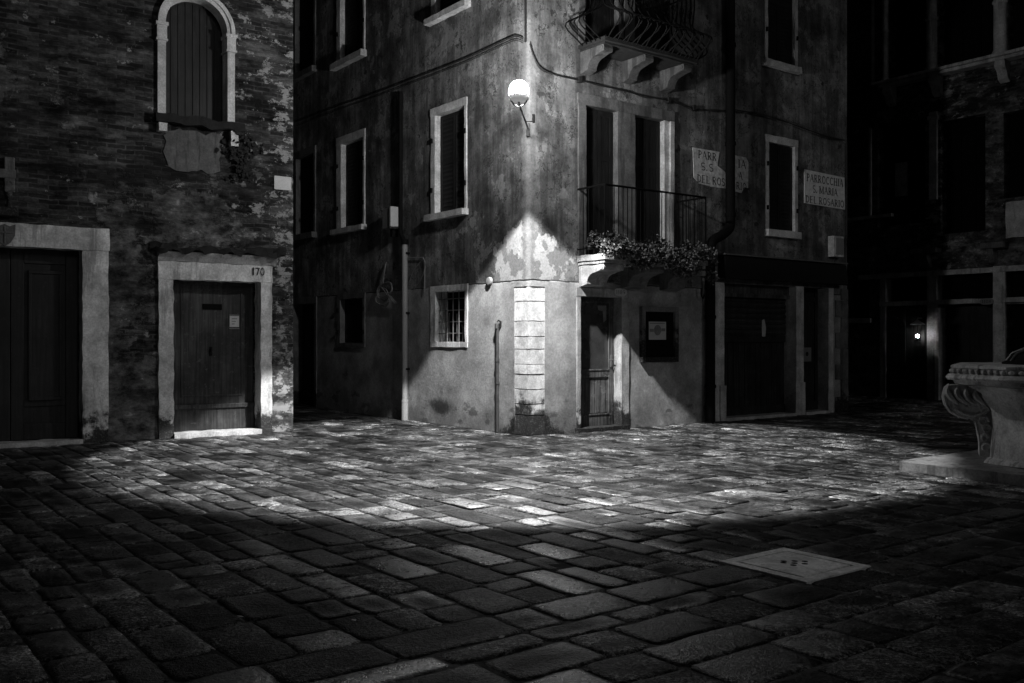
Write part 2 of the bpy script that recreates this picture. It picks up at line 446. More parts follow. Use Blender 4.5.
# ------------------------------------------------------------------ facades and openings
def facade(mb, s0, s1, z0, z1, holes, reveal=0.3):
    ss = sorted(set([s0, s1] + [h[i] for h in holes for i in (0, 1) if s0 < h[i] < s1]))
    zs = sorted(set([z0, z1] + [h[i] for h in holes for i in (2, 3) if z0 < h[i] < z1]))
    for i in range(len(ss) - 1):
        for j in range(len(zs) - 1):
            a, b, c, d = ss[i], ss[i + 1], zs[j], zs[j + 1]
            ms, mz = (a + b) / 2, (c + d) / 2
            if any(h[0] < ms < h[1] and h[2] < mz < h[3] for h in holes): continue
            mb.quad((a, 0, c), (b, 0, c), (b, 0, d), (a, 0, d))
    for h in holes:
        a, b, c, d = h[:4]
        r = h[4] if len(h) > 4 else reveal
        if r <= 0: continue
        mb.quad((a, 0, c), (a, 0, d), (a, r, d), (a, r, c)); mb.quad((b, 0, c), (b, r, c), (b, r, d), (b, 0, d))
        mb.quad((a, 0, d), (b, 0, d), (b, r, d), (a, r, d)); mb.quad((a, 0, c), (a, r, c), (b, r, c), (b, 0, c))
        mb.quad((a, r, c), (b, r, c), (b, r, d), (a, r, d))

RJ = (0.009, 6.0, 0.10)
def window(par, tf, s0, s1, z0, z1, w=0.1, wl=None, lint=None, sill=(0.1, 0.09, 0.08), mat='stone_clean', name='window', dep=0.10, leaves=2, louvre=True, proud=0.025):
    """opening s0..s1, z0..z1: shutters (part) with stone frame and sill (sub-parts); returns the wall hole"""
    wl = w if wl is None else wl; lint = w if lint is None else lint
    m = MB(tf)
    lw = (s1 - s0) / leaves
    for k in range(leaves):
        a, b = s0 + k * lw + .006, s0 + (k + 1) * lw - .006
        m.box(a, b, dep, dep + .03, z0 + .01, z1 - .01)
        for q in (a, b - .05): m.box(q, q + .05, dep - .014, dep + .002, z0 + .012, z1 - .012)
        for zz in (z0 + .012, (z0 + z1) / 2, z1 - .072): m.box(a + .05, b - .05, dep - .012, dep + .002, zz, zz + .06)
        if louvre:
            nz = int((z1 - z0) / .075)
            for j in range(nz):
                zz = z0 + .05 + j * .075
                m.prism([(dep - .010, zz), (dep + .002, zz + .045), (dep + .002, zz + .006)], a + .05, b - .05, 's')
    win = m.build(name, M['shutter'], par)
    f = MB(tf)
    f.box(s0 - wl, s0, -proud, dep + .05, z0, z1)
    f.box(s1, s1 + w, -proud, dep + .05, z0, z1)
    f.box(s0 - wl - .01, s1 + w + .01, -proud - .004, dep + .05, z1, z1 + lint)
    f.build('frame', M[mat], win, rough=RJ, smooth=True)
    if sill:
        pr, th, ex = sill
        q = MB(tf); q.box(s0 - wl - ex, s1 + w + ex * .5, -pr, dep + .04, z0 - th, z0)
        q.build('sill', M[mat], win, rough=RJ, smooth=True)
    # hinge pins
    for sx in (s0 - wl * .6, s1 + w * .6):
        for zz in (z0 + .25 * (z1 - z0), z0 + .75 * (z1 - z0)):
            h = MB(tf); h.box(sx - .012, sx + .012, -proud - .03, -proud + .01, zz - .04, zz + .04); h.build('hinge', M['iron'], win)
    return (s0 - wl * .5, s1 + w * .5, z0 - .04, z1 + lint * .5, dep + .12)

def pr(F, x0, x1, yt, yb):
    """opening limits from two sides and the middle heights"""
    xm = (x0 + x1) / 2
    return F.S(x0), F.S(x1), F.Z(xm, yb), F.Z(xm, yt)

# ================================================================== CORNER HOUSE
HOUSE = thing('corner_house', 'tall peeling plaster house whose sharp corner carries the lit lamp', 'house', FR)
SXR = FR.S(847); HT = 11.5; LLEN = 15.0
holesL, holesR = [], []
dimL = dict(mat='stone_clean')
# --- alley side windows
s0, s1, z0, z1 = pr(FL, 436, 465.5, 110.5, 212); holesL.append(window(HOUSE, TL, s0, s1, z0, z1, w=.055, wl=.13, lint=.13, sill=(.13, .1, .06)))
s0, s1, z0, z1 = pr(FL, 342, 364, 140.5, 227); holesL.append(window(HOUSE, TL, s0, s1, z0, z1, w=.06, wl=.2, lint=.15, sill=(.12, .1, .1)))
s0, s1, z0, z1 = pr(FL, 341, 364, -62, 57); holesL.append(window(HOUSE, TL, s0, s1, z0, z1, w=.06, wl=.15, lint=.15, sill=(.13, .12, .1)))
s0, s1, z0, z1 = pr(FL, 436, 468, -90, 10); holesL.append(window(HOUSE, TL, s0, s1, z0, z1, w=.055, wl=.13, lint=.13, sill=(.13, .1, .06)))
s0, s1, z0, z1 = pr(FL, 296, 314.5, -60, 72); holesL.append(window(HOUSE, TL, s0, s1, z0, z1, w=.08, lint=.15, sill=(.12, .12, .08), mat='stone_dark'))
s0, s1, z0, z1 = pr(FL, 297, 314.5, 156, 234); holesL.append(window(HOUSE, TL, s0, s1, z0, z1, w=.08, lint=.15, sill=(.12, .12, .08), mat='stone_dark'))
s0, s1, z0, z1 = pr(FL, 341, 363.5, 298.5, 343); holesL.append(window(HOUSE, TL, s0, s1, z0, z1, w=.08, wl=.12, lint=.1, sill=(.03, .08, .0), mat='stone_dark', leaves=1))
# --- barred window
s0, s1, z0, z1 = pr(FL, 436, 466, 291, 342)
m = MB(TL); m.box(s0, s1, .22, .25, z0, z1); bw = m.build('window', M['black'], HOUSE)
f = MB(TL); f.box(s0 - .15, s0, -.02, .24, z0, z1); f.box(s1, s1 + .06, -.02, .24, z0, z1); f.box(s0 - .16, s1 + .07, -.024, .24, z1, z1 + .1)
f.build('frame', M['stone'], bw, rough=RJ, smooth=True)
q = MB(TL)
for k in range(5):
    a = s0 - .15 + (s1 - s0 + .21) * k / 5
    q.box(a + .006, a + (s1 - s0 + .21) / 5 - .006, -.018, .24, z0 - .085, z0)
q.build('sill', M['stone_clean'], bw, rough=RJ, smooth=True)
gr = MB(TL)
for k in range(5):
    a = s0 + (s1 - s0) * (k + .6) / 5.2; gr.tube([(a, .05, z0), (a, .05, z1)], .011, 6)
for k in range(4):
    zz = z0 + (z1 - z0) * (k + .75) / 4.4; gr.tube([(s0, .062, zz), (s1, .062, zz)], .010, 6)
gr.build('grille', M['irongrey'], bw)
j = MB(TL)
for k in range(7):
    a = s0 + .03 + random.random() * (s1 - s0 - .06); j.tube([(a, .16, z0), (a + random.uniform(-.15, .15), .14, z0 + random.uniform(.2, .5))], .012, 5)
j.build('stored_stick', M['irongrey'], bw)
holesL.append((s0 - .08, s1 + .03, z0 - .04, z1 + .05, .3))
# --- alley door
s0, s1 = FL.S(294), FL.S(315); z1 = FL.Z(305, 304)
m = MB(TL); m.box(s0, s1, .2, .26, .03, z1)
for a, b in ((0.06, .46), (.54, .94)):
    for c, d in ((.08, .42), (.5, .92)):
        m.box(s0 + (s1 - s0) * a, s0 + (s1 - s0) * b, .185, .2, z1 * c, z1 * d)
dr = m.build('door', M['wood'], HOUSE)
f = MB(TL); f.box(s0 - .12, s0, -.02, .24, 0, z1); f.box(s1, s1 + .1, -.02, .24, 0, z1); f.box(s0 - .13, s1 + .11, -.025, .24, z1, z1 + .14); f.box(s0, s1, -.02, .2, 0, .03)
f.build('frame', M['stone_dark'], dr, rough=RJ, smooth=True)
holesL.append((s0 - .06, s1 + .05, 0, z1 + .07, .3))

# --- shop side: ground floor door
s0, s1 = FR.S(580), FR.S(621); z1 = FR.Z(600, 296.8); z0 = .06
dl, dr_ = s0 + .02, s1 - .02
zm = z0 + (z1 - z0) * .405
m = MB()
m.box(dl, dl + .10, .16, .21, z0, z1); m.box(dr_ - .10, dr_, .16, .21, z0, z1)
m.box(dl + .10, dr_ - .10, .16, .21, z1 - .09, z1); m.box(dl + .10, dr_ - .10, .16, .21, z0, z0 + .18); m.box(dl + .10, dr_ - .10, .16, .21, zm - .06, zm + .06)
m.box(dl + .10, dr_ - .10, .185, .2, z0 + .18, zm - .06)
for k in range(6): m.box(dl + .12 + k * .115, dl + .225 + k * .115, .178, .186, z0 + .2, zm - .08)
for a in (z0 + .18, zm + .06): m.box(dl + .10, dr_ - .10, .150, .162, a - .012, a + .012)
door = m.build('door', M['woodc'], HOUSE, bevel=.004)
m = MB(); m.box(dl + .10, dr_ - .10, .18, .19, zm + .06, z1 - .09); m.build('pane', M['glass'], door)
m = MB(); m.prism([(dr_ - .33, z1 - .13), (dr_ - .14, z1 - .13), (dr_ - .14, z1 - .36), (dr_ - .2, z1 - .4), (dr_ - .215, z1 - .22), (dr_ - .32, z1 - .2)], .176, .18); m.build('torn_sticker', M['canvas'], door)
m = MB(); m.box(dr_ - .075, dr_ - .035, .145, .162, zm + .1, zm + .3); m.tube([(dr_ - .055, .15, zm + .22), (dr_ - .055, .10, zm + .22), (dr_ - .15, .10, zm + .22)], .010, 6); m.build('handle', M['irongrey'], door)
f = MB(); f.box(s0 - .075, s0, -.02, .18, .0, z1); f.box(s1, s1 + .16, -.02, .18, .0, z1); f.box(s0 - .085, s1 + .17, -.024, .18, z1, z1 + .13)
f.build('frame', M['trim'], door, rough=RJ, smooth=True)
f = MB(); f.box(s0 - .1, s1 + .12, -.09, .2, -.02, .06); f.build('threshold', M['stone_dark'], door, rough=RJ, smooth=True)
holesR.append((s0 - .04, s1 + .08, 0, z1 + .06, .34))
# house number plate over the door
a, b = FR.S(613), FR.S(625.5); zc = FR.Z(619, 292.2)
pl = MB(); pl.prism([((a + b) / 2 + (b - a) / 2 * (abs(math.cos(t)) ** .6) * (1 if math.cos(t) > 0 else -1), zc + .062 * (abs(math.sin(t)) ** .8) * (1 if math.sin(t) > 0 else -1)) for t in [2 * PI * i / 24 for i in range(24)]], -.034, -.024)
np_ = pl.build('number_plate', M['white'], HOUSE)
write(MB(), '1189', a + .035, b - .035, zc - .03, .06, -.034).build('number', M['ink'], np_)

# --- notice case
s0, s1, z0, z1 = pr(FR, 643, 672.5, 312, 357)
org = (s0, 0, z0)
case = thing('notice_case', 'shallow wall case with one square paper notice beside the glazed door', 'notice board', FR, org)
f = MB(off=org); w_ = .085
f.box(s0 - w_, s0, -.07, 0.004, z0 - w_, z1 + w_); f.box(s1, s1 + w_, -.07, 0.004, z0 - w_, z1 + w_); f.box(s0, s1, -.07, 0.004, z1, z1 + w_); f.box(s0, s1, -.07, 0.004, z0 - w_, z0)
f.build('frame', M['stone_dark'], case, bevel=.008)
f = MB(off=org); f.box(s0, s1, -.02, .003, z0, z1); f.build('back_panel', M['black'], case)
a, b, c, d = FR.S(647.8), FR.S(665), FR.Z(656, 339.7), FR.Z(656, 321.7)
f = MB(off=org); f.box(a, b, -.025, -.0205, c, d); nt = f.build('notice', M['white'], case)
f = MB(off=org); cx_, cz_ = (a + b) / 2, (c + d) / 2
for r0, r1 in ((.055, .085),):
    f.prism([(cx_ + r1 * math.cos(t), cz_ + .01 + r1 * 1.05 * math.sin(t)) for t in [2 * PI * i / 20 for i in range(20)]], -.0262, -.0252)
f.box(a + .02, cx_ - .09, -.0262, -.0252, cz_ - .02, cz_ + .03); f.box(cx_ + .09, b - .02, -.0262, -.0252, cz_ - .01, cz_ + .04); f.box(a + .02, b - .03, -.0262, -.0252, d - .035, d - .02)
f.build('print', M['grey'], nt)

# --- french doors and lower balcony
zsl = FR.Z(577, 256)           # top of the slab
PRJ = 0.62
zt = FR.Z(625, 113)
wd = None
def french(x0, x1, ztop, zbot, name='balcony_door'):
    s0, s1 = FR.S(x0), FR.S(x1)
    m = MB(); mid_ = (s0 + s1) / 2
    for a, b in ((s0 + .01, mid_ - .005), (mid_ + .005, s1 - .01)):
        m.box(a, b, .1, .14, zbot + .02, ztop - .01)
        for q in (a, b - .07): m.box(q, q + .07, .086, .102, zbot + .02, ztop - .01)
        hh = (ztop - zbot)
        for zz in (zbot + .02, zbot + hh * .33, zbot + hh * .66, ztop - .1): m.box(a + .07, b - .07, .088, .102, zz, zz + .09)
        for k in range(3): m.box(a + .075 + k * (b - a - .15) / 3, a + .065 + (k + 1) * (b - a - .15) / 3, .094, .1, zbot + .1, ztop - .1)
    return s0, s1, m.build(name, M['shutter'], HOUSE)
a0, a1, d1 = french(585, 617, zt, zsl)
b0, b1, d2 = french(634.5, 664, zt, zsl)
f = MB(); f.box(a0 - .15, a0, -.03, .22, zsl, zt); f.box(a1, b0, -.02, .22, zsl, zt); f.box(a0 - .17, b1 + .22, -.035, .22, zt, zt + .17)
f.build('door_surround', M['stone_dark'], HOUSE, rough=RJ, smooth=True)
f = MB(); f.box(b1, b1 + .11, -.01, .22, zsl, zt); f.box(b1 + .115, b1 + .2, -.05, .02, zsl, zt - .0); 
f.build('door_jamb', M['stone'], HOUSE, rough=RJ, smooth=True)
holesR += [(a0 - .06, a1 + .1, zsl + .02, zt + .06, .3), (b0 - .1, b1 + .06, zsl + .02, zt + .06, .3)]

sA, sB = FR.S(577), FR.S(706.5, -PRJ)
def console(mb, s, z, proj, h, w):
    """scrolled stone bracket: S-profile in (d,z), top at z"""
    P = [(0.02, z), (-proj, z), (-proj - .012, z - h * .16), (-proj, z - h * .30)]
    for i in range(1, 7):
        t = i / 6; P.append((-proj + proj * .34 * t, z - h * (.30 + .10 * t * t)))
    for i in range(1, 9):
        t = i / 8; P.append((-proj * .66 + proj * .34 * math.sin(t * PI / 2), z - h * (.40 + .50 * (1 - math.cos(t * PI / 2)))))
    P += [(-proj * .14, z - h * .97), (-.02, z - h), (0.02, z - h)]
    mb.prism(P, s, s + w, 's')
    mb.tube([(s - .012, -proj + .05, z - h * .17), (s + w + .012, -proj + .05, z - h * .17)], h * .12, 14)
m = MB(); m.box(sA, sB, -PRJ - .03, .02, zsl - .09, zsl); m.box(sA + .02, sB - .02, -PRJ + .01, .018, zsl - .14, zsl - .09)
bal = m.build('balcony', M['trim'], HOUSE, rough=RJ, smooth=True)
for k in range(3):
    m = MB(); console(m, sA + .04 + (sB - sA - .5) * k / 2, zsl - .14, PRJ - .06, .34, .42); m.build('bracket', M['stone_dark'] if k else M['trim'], bal, bevel=.006)
zr = FR.Z(603, 184, -PRJ)
m = MB()
def lpath(i0, z): return [(sA + .02, 0, z), (sA + .02, -PRJ, z), (sB - .02, -PRJ, z), (sB - .02, 0, z)]
m.tube(lpath(0, zr), .017, 6); m.tube(lpath(0, zsl + .1), .011, 6)
nb = 24
for k in range(nb + 1):
    s = sA + .02 + (sB - sA - .04) * k / nb
    m.tube([(s, -PRJ, zsl - .02), (s, -PRJ, zr)], .014 if k in (0, nb) else .008, 6)
for k in range(1, 5):
    for s in (sA + .02, sB - .02): m.tube([(s, -PRJ * k / 5, zsl), (s, -PRJ * k / 5, zr)], .008, 6)
m.build('railing', M['iron'], bal, smooth=True)

# --- upper french doors and bellied balcony
zs2 = FR.Z(580, 46); zt2 = zs2 + 2.5
a0, a1, d3 = french(584, 618, zt2, zs2)
b0, b1, d4 = french(634, 668, zt2, zs2)
f = MB(); f.box(a0 - .12, a0, -.03, .22, zs2, zt2); f.box(a1, a1 + .05, -.02, .22, zs2, zt2); f.box(b0 - .22, b0, -.02, .22, zs2, zt2); f.box(b1, b1 + .13, -.03, .22, zs2, zt2); f.box(a0 - .14, b1 + .15, -.035, .22, zt2, zt2 + .17)
f.build('door_surround', M['stone_dark'], HOUSE, rough=RJ, smooth=True)
holesR += [(a0 - .06, a1 + .02, zs2 + .02, zt2 + .06, .3), (b0 - .1, b1 + .06, zs2 + .02, zt2 + .06, .3)]
uA, uB = FR.S(578), FR.S(698, -PRJ)
m = MB(); m.box(uA, uB, -PRJ, .02, zs2 - .06, zs2); m.box(uA + .05, uB - .05, -PRJ + .06, .018, zs2 - .09, zs2 - .06)
bal2 = m.build('balcony', M['soot'], HOUSE, rough=RJ, smooth=True)
for k in range(3):
    m = MB(); console(m, uA + .05 + (uB - uA - .30) * k / 2, zs2 - .09, PRJ - .09, .34, .19); m.build('bracket', M['bracket_stone'], bal2, bevel=.006)
def belly(t):  # outward bulge up the height t 0..1
    return .40 * math.exp(-((t - .24) / .18) ** 2) + .02 * math.sin(t * 9)
m = MB(); hr = 1.05
def bar(bs, bd, ns, nd, w=0):
    m.tube([(bs + ns * (belly(t) - .02) + w * math.sin(PI * min(1, t * 1.6)), bd + nd * (belly(t) - .02), zs2 - .03 + hr * t) for t in [i / 18 for i in range(19)]], .012, 5)
for k in range(21): bar(uA + .05 + (uB - uA - .1) * k / 20, -PRJ + .03, 0, -1, .085 if k % 2 else -.085)
for k in range(1, 6):
    bar(uA + .05, -PRJ * k / 6, -1, 0); bar(uB - .05, -PRJ * k / 6, 1, 0)
for z in (zs2 + .02, zs2 + hr): m.tube([(uA + .05, 0, z), (uA + .05, -PRJ + .03, z), (uB - .05, -PRJ + .03, z), (uB - .05, 0, z)], .014, 6)
# scrolls between the bars
for k in range(0, 20, 2):
    s = uA + .05 + (uB - uA - .1) * (k + 1) / 20
    m.tube([(s + .06 * (1 - i / 22) * math.cos(i * .62), -PRJ + .03 - belly(.62 + .1 * math.sin(i * .62) * (1 - i / 22)) + .01, zs2 + hr * .66 + .1 * (1 - i / 22) * math.sin(i * .62)) for i in range(20)], .006, 5)
m.build('railing', M['iron'], bal2, smooth=True)

# --- windows over the shop
s0, s1, z0, z1 = pr(FR, 768, 794, 144.5, 231); holesR.append(window(HOUSE, ID, s0, s1, z0, z1, w=.085, lint=.13, sill=(.1, .13, .03), dep=.05))
s0, s1, z0, z1 = pr(FR, 767, 794, -55, 64); holesR.append(window(HOUSE, ID, s0, s1, z0, z1, w=.085, lint=.13, sill=(.1, .12, .06), dep=.05))
# --- shop front: wide garage-like door and narrow shop door
zg = FR.Z(760, 284.5)
g0, g1 = FR.S(723.5), FR.S(795); h0, h1 = FR.S(802.5), FR.S(827.5)
zmid = FR.Z(760, 337); zlat = FR.Z(760, 296.5)
m = MB()
m.box(g0, g1, .25, .30, .05, zmid)
nb = 12
for k in range(nb): m.box(g0 + .08 + (g1 - g0 - .16) * k / nb + .006, g0 + .08 + (g1 - g0 - .16) * (k + 1) / nb - .006, .238, .25, .2, zmid - .12)
m.box(g0, g1, .215, .25, zmid - .1, zmid + .03); m.box(g0, g1, .22, .25, .05, .2)
gd = m.build('shop_door', M['woodg'], HOUSE, bevel=.003)
m = MB()
ns = 7
for k in range(ns):
    a = zmid + .03 + (zlat - zmid - .03) * k / ns; b = zmid + .03 + (zlat - zmid - .03) * (k + 1) / ns
    m.prism([(.245, a + .004), (.22, a + .004), (.205, (a + b) / 2), (.22, b - .004), (.245, b - .004)], g0, g1, 's')
m.build('roller_slats', M['woodb'], gd)
m = MB(); m.box(g0, g1, .14, .25, zlat, zg); m.box(g0, g1, .12, .14, zlat - .02, zlat + .05); m.build('header_panel', M['woodc'], gd)
sx = FR.S(763.5, .2); zz = FR.Z(763, 328, .2)
m = MB(); m.prism([(sx - .05, zz - .16), (sx + .05, zz - .16), (sx + .07, zz), (sx + .02, zz + .17), (sx - .05, zz + .14)], .196, .2035); m.build('sticker', M['white'], gd)
m = MB(); m.box(h0, h1, .25, .3, .05, zg); 
hz = FR.Z(815, 362)
m.box(h0, h1, .225, .25, hz - .06, hz + .02); m.box(h0, h1, .22, .25, .05, .22); m.box(h0, h0 + .08, .225, .25, .22, zg); m.box(h1 - .08, h1, .225, .25, .22, zg); m.box(h0, h1, .225, .25, zlat - .04, zlat + .04)
sd = m.build('shop_door', M['woodg'], HOUSE, bevel=.003)
a, b = FR.S(802.8, .22), FR.S(809.5, .22)
m = MB(); m.box(a + .02, b + .05, .215, .224, FR.Z(806, 361.5, .22), FR.Z(806, 347.5, .22)); pp = m.build('notice', M['grey'], sd)
m = MB(); m.lathe([(.045, 0), (.045, .002)], (0, 0, 0), 16)
m.v = [((a + b) / 2 + .02 + x, .2145 + z * -.5, FR.Z(806, 354, .22) + y) for x, y, z in m.v]; m.build('round_mark', M['ink'], pp)
for a, b, c, pw in ((FR.S(712.5), g0, -.02, .13), (g1, h0, -.03, None), (h1, FR.S(832.5), -.025, None)):
    m = MB(); m.box(a, b, c, .3, 0, zg)
    if pw: m.box(g0 - .13, g0 + .02, -.05, .01, 0, .62)
    elif a == g1: m.box(g1 - .03, h0 + .03, -.045, .01, 0, .62)
    m.build('shop_pillar', M['stone_clean'], HOUSE, rough=RJ, smooth=True)
for a, b in ((g0 + .021, g1 - .031), (h0 + .031, h1 - .001)):
    m = MB(); m.box(a, b, -.06, .24, -.02, .05); m.build('shop_threshold', M['stone_clean'], HOUSE, rough=RJ, smooth=True)
holesR.append((FR.S(714), FR.S(831), 0, zg - .01, .36))
# stone quoins at the far end
m = MB(); z = 0; k = 0
e0, e1 = SXR - .46, SXR + .02
while z < zg + .0:
    h = .3 + .08 * random.random(); w = .24 if k % 2 else .42
    m = MB(); m.box(e1 - w, e1, -.018, .25, z + .004, min(z + h, zg) - .004); z += h; k += 1
    m.build('quoin_block', M['stone_dark'], HOUSE, rough=RJ, smooth=True)

# --- exposed white quoin pier at the lamp corner
zq = FL.Z(521, 286.5)
qL, qR = FL.S(514), FR.S(545)
m = MB(); z = 0.0
hs = [.40, .22, .30, .30, .20, .30, .26, .30, .40, .3]
tot = sum(hs); hs = [h * zq / tot for h in hs]
for k, h in enumerate(hs):
    i = .010 + .010 * random.random(); g_ = .004 + .006 * random.random()
    e = .010 * random.random()
    m.prism([(i, i), (-qL - .002 + .3 * 0, 0) if False else (i, -qL + .01), (.3, -qL + .01), (.3, .3), (qR + .01, .3), (qR + .01, i)][::1], z + g_, z + h - g_ * .6, 'z')
    z += h
m.build('corner_quoin', M['quoin'], HOUSE, rough=(.008, 7.0, .07), smooth=True)

# --- the plastered wall itself
m = MB()
RB = .07
facade(m, RB, SXR, 0, HT, holesR + [(RB, qR, 0, zq, .0)])
m.tf = TL
facade(m, -LLEN, -RB, 0, HT, holesL + [(qL, -RB, 0, zq, .0)])
m.tf = ID
arc = [(RB - RB * math.sin(t), RB - RB * math.cos(t)) for t in [PI / 2 * i / 6 for i in range(7)]]   # from (RB,0) to (0,RB)
for (x0, y0), (x1, y1) in zip(arc[:-1], arc[1:]):
    nz = 40
    for j in range(nz):
        a = zq + (HT - zq) * j / nz; b = zq + (HT - zq) * (j + 1) / nz
        m.quad((x1, y1, a), (x0, y0, a), (x0, y0, b), (x1, y1, b))
# returns round the recessed quoin, back, far side, top
m.quad((qR, 0, 0), (qR, .06, 0), (qR, .06, zq), (qR, 0, zq)); m.quad((0, -qL, 0), (0, -qL, zq), (.06, -qL, zq), (.06, -qL, 0))
m.add([(a, b, zq) for a, b in arc] + [(0, -qL, zq), (.12, -qL, zq), (.12, .12, zq), (qR, .12, zq), (qR, 0, zq)], [list(range(12))])
m.quad((SXR, 0, 0), (SXR, LLEN, 0), (SXR, LLEN, HT), (SXR, 0, HT)); m.quad((0, LLEN, 0), (0, LLEN, HT), (SXR, LLEN, HT), (SXR, LLEN, 0))
m.quad((0, RB, HT), (SXR, 0, HT), (SXR, LLEN, HT), (0, LLEN, HT))
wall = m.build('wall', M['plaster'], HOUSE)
m = MB(); m.box(-.45, SXR + .45, -.45, LLEN + .4, HT + .002, HT + .2); m.prism([(-.5, HT + .2), (SXR + .5, HT + .2), (SXR * .5, HT + 2.0)], -.5, LLEN + .4)
m.build('roof', M['terracotta'], HOUSE)

# ================================================================== things on the corner house
# drainpipe of the alley side: pale lower length, dark upper length
s = FL.S(404.8, -.06); zj = FL.Z(404, 243, -.06); org = (s, -.06, 0)
p1 = thing('drainpipe', 'pale drainpipe with dark thin upper length, beside the tangled wires', 'drainpipe', FL, org)
m = MB(off=org); m.tube([(s, -.06, 0), (s, -.06, .34)], .062, 14); m.tube([(s, -.06, .34), (s, -.06, zj)], .052, 14); m.tube([(s, -.06, .33), (s, -.06, .36)], .067, 14); m.build('lower_pipe', M['pipe'], p1, smooth=True)
s2 = FL.S(400.5, -.05)
m = MB(off=org); m.tube([(s, -.06, zj - .03), (s, -.06, zj + .06)], .066, 12); m.tube([(s, -.06, zj), (s2, -.05, zj + .2), (s2, -.05, FL.Z(400, 92, -.05))], .04, 12); m.build('upper_pipe', M['darkpipe'], p1, smooth=True)
for zz in (.9, 1.9, zj - .2):
    m = MB(off=org); m.box(s - .075, s + .075, -.07, .0, zz, zz + .03); m.build('clamp', M['iron'], p1)

# floodlight-like box beside it
a, b, c, d = FL.S(388, -.1), FL.S(397.5, -.1), FL.Z(392, 229, -.1), FL.Z(392, 209, -.1)
org = ((a + b) / 2, 0, c)
fx = thing('junction_box', 'pale fronted electrical box on bracket beside the drainpipe top', 'electrical box', FL, org)
m = MB(off=org); m.box(a, b - .06, -.22, -.02, c, d); m.build('housing', M['grey'], fx, bevel=.012)
m = MB(off=org); m.box(b - .055, b, -.24, -.03, c + .02, d + .02); m.build('cover', M['white'], fx, bevel=.012)
m = MB(off=org); m.box((a + b) / 2 - .06, (a + b) / 2 + .02, -.12, .0, c - .14, c); m.build('bracket', M['iron'], fx)

# tangled wires
org = (FL.S(385, -.04), 0, FL.Z(385, 262, -.04))
pts = [(385.5, 262), (384.5, 275), (383, 285), (379, 291), (376.5, 297), (380, 304), (386, 306), (390, 299), (387, 290), (380, 288), (376, 293), (383, 297), (392, 291), (389, 284), (382, 286), (379, 295), (385, 301), (391, 296), (396, 302), (400, 299)]
m = MB(off=org)
P = [(FL.S(x, -.05), -.03 - .05 * ((i * 37) % 10) / 10, FL.Z(x, y, -.05)) for i, (x, y) in enumerate(pts)]
def smoothp(P, n=4):
    o = []
    for i in range(len(P) - 1):
        p0, p1_, p2, p3 = [Vector(P[max(0, min(len(P) - 1, i + k))]) for k in (-1, 0, 1, 2)]
        for j in range(n):
            t = j / n
            o.append(tuple(.5 * ((2 * p1_) + (p2 - p0) * t + (2 * p0 - 5 * p1_ + 4 * p2 - p3) * t * t + (3 * p1_ - p0 - 3 * p2 + p3) * t ** 3)))
    o.append(tuple(P[-1])); return o
m.tube(smoothp(P), .011, 6)
P2 = [(p[0] + .05 * math.sin(i * 2.1), p[1] - .02, p[2] - .03 * math.cos(i * 1.7)) for i, p in enumerate(P)]
m.tube(smoothp(P2), .009, 6)
solo('wire_tangle', m, M['palecable'], 'knotted loops of pale loose wire hanging beside the pale drainpipe', 'wires', FL, org, smooth=True)
org = (FL.S(415, -.02), 0, FL.Z(415, 256, -.02))
m = MB(off=org)
m.tube([(FL.S(x, -.03), -.03, FL.Z(x, y, -.03)) for x, y in ((406, 258), (423, 257.5), (425, 262), (424.5, 292))], .012, 6)
m.tube(smoothp([(FL.S(x, -.04), -.04, FL.Z(x, y, -.04)) for x, y in ((424, 259), (425, 267), (421, 279), (412, 292))]), .006, 5)
m.tube(smoothp([(FL.S(x, -.05), -.05, FL.Z(x, y, -.05)) for x, y in ((424, 259), (420, 262), (413, 272), (409, 283))]), .006, 5)
solo('hanging_cables', m, M['palecable'], 'thin cables drooping between the pale drainpipe and the barred window', 'cables', FL, org, smooth=True)

# facade cables
org = (FL.S(400, -.03), 0, FL.Z(400, 90, -.03))
m = MB(off=org)
for dy, r in ((0, .010), (4, .007)):
    m.tube(smoothp([(FL.S(x, -.04), -.04, FL.Z(x, y + dy, -.04)) for x, y in ((296, 122), (340, 105), (372, 94), (409, 80), (464, 59), (508, 39), (517, 36.5), (523, 39))]), r, 6)
solo('facade_cable', m, M['cable'], 'twin dark cable climbing towards the lamp corner above alley windows', 'cable', FL, org, smooth=True)
org = (FR.S(640, -.04), 0, FR.Z(640, 96, -.04))
m = MB(off=org)
for dy, r in ((0, .010), (1.8, .007)):
    m.tube(smoothp([(FR.S(x, -.05), -.05, FR.Z(x, y + dy * math.sin(x * .13), -.05)) for x, y in ((530, 44), (534, 57), (541, 68), (556, 75), (578, 80), (600, 85), (624, 91), (645, 96), (667, 100.5), (692, 108), (712, 111), (735, 110), (757, 114), (778, 119), (800, 127), (826, 136), (844, 140))]), r, 6)
for x, y in ((578, 80), (667, 100.5), (692, 108)): m.box(FR.S(x) - .03, FR.S(x) + .03, -.07, 0, FR.Z(x, y) - .05, FR.Z(x, y) + .04)
solo('facade_cable', m, M['cable'], 'dark sagging cable running from lamp corner between the two balconies', 'cable', FR, org, smooth=True)
org = (FL.S(525.5, -.03), 0, FL.Z(525.5, 40, -.03))
m = MB(off=org); m.tube([(FL.S(525.5, -.03), -.03, FL.Z(525.5, 42, -.03)), (FL.S(525.5, -.03), -.03, 9.5)], .018, 6)
solo('corner_conduit', m, M['cable'], 'dark vertical conduit rising up the house corner above the lamp', 'conduit', FL, org, smooth=True)

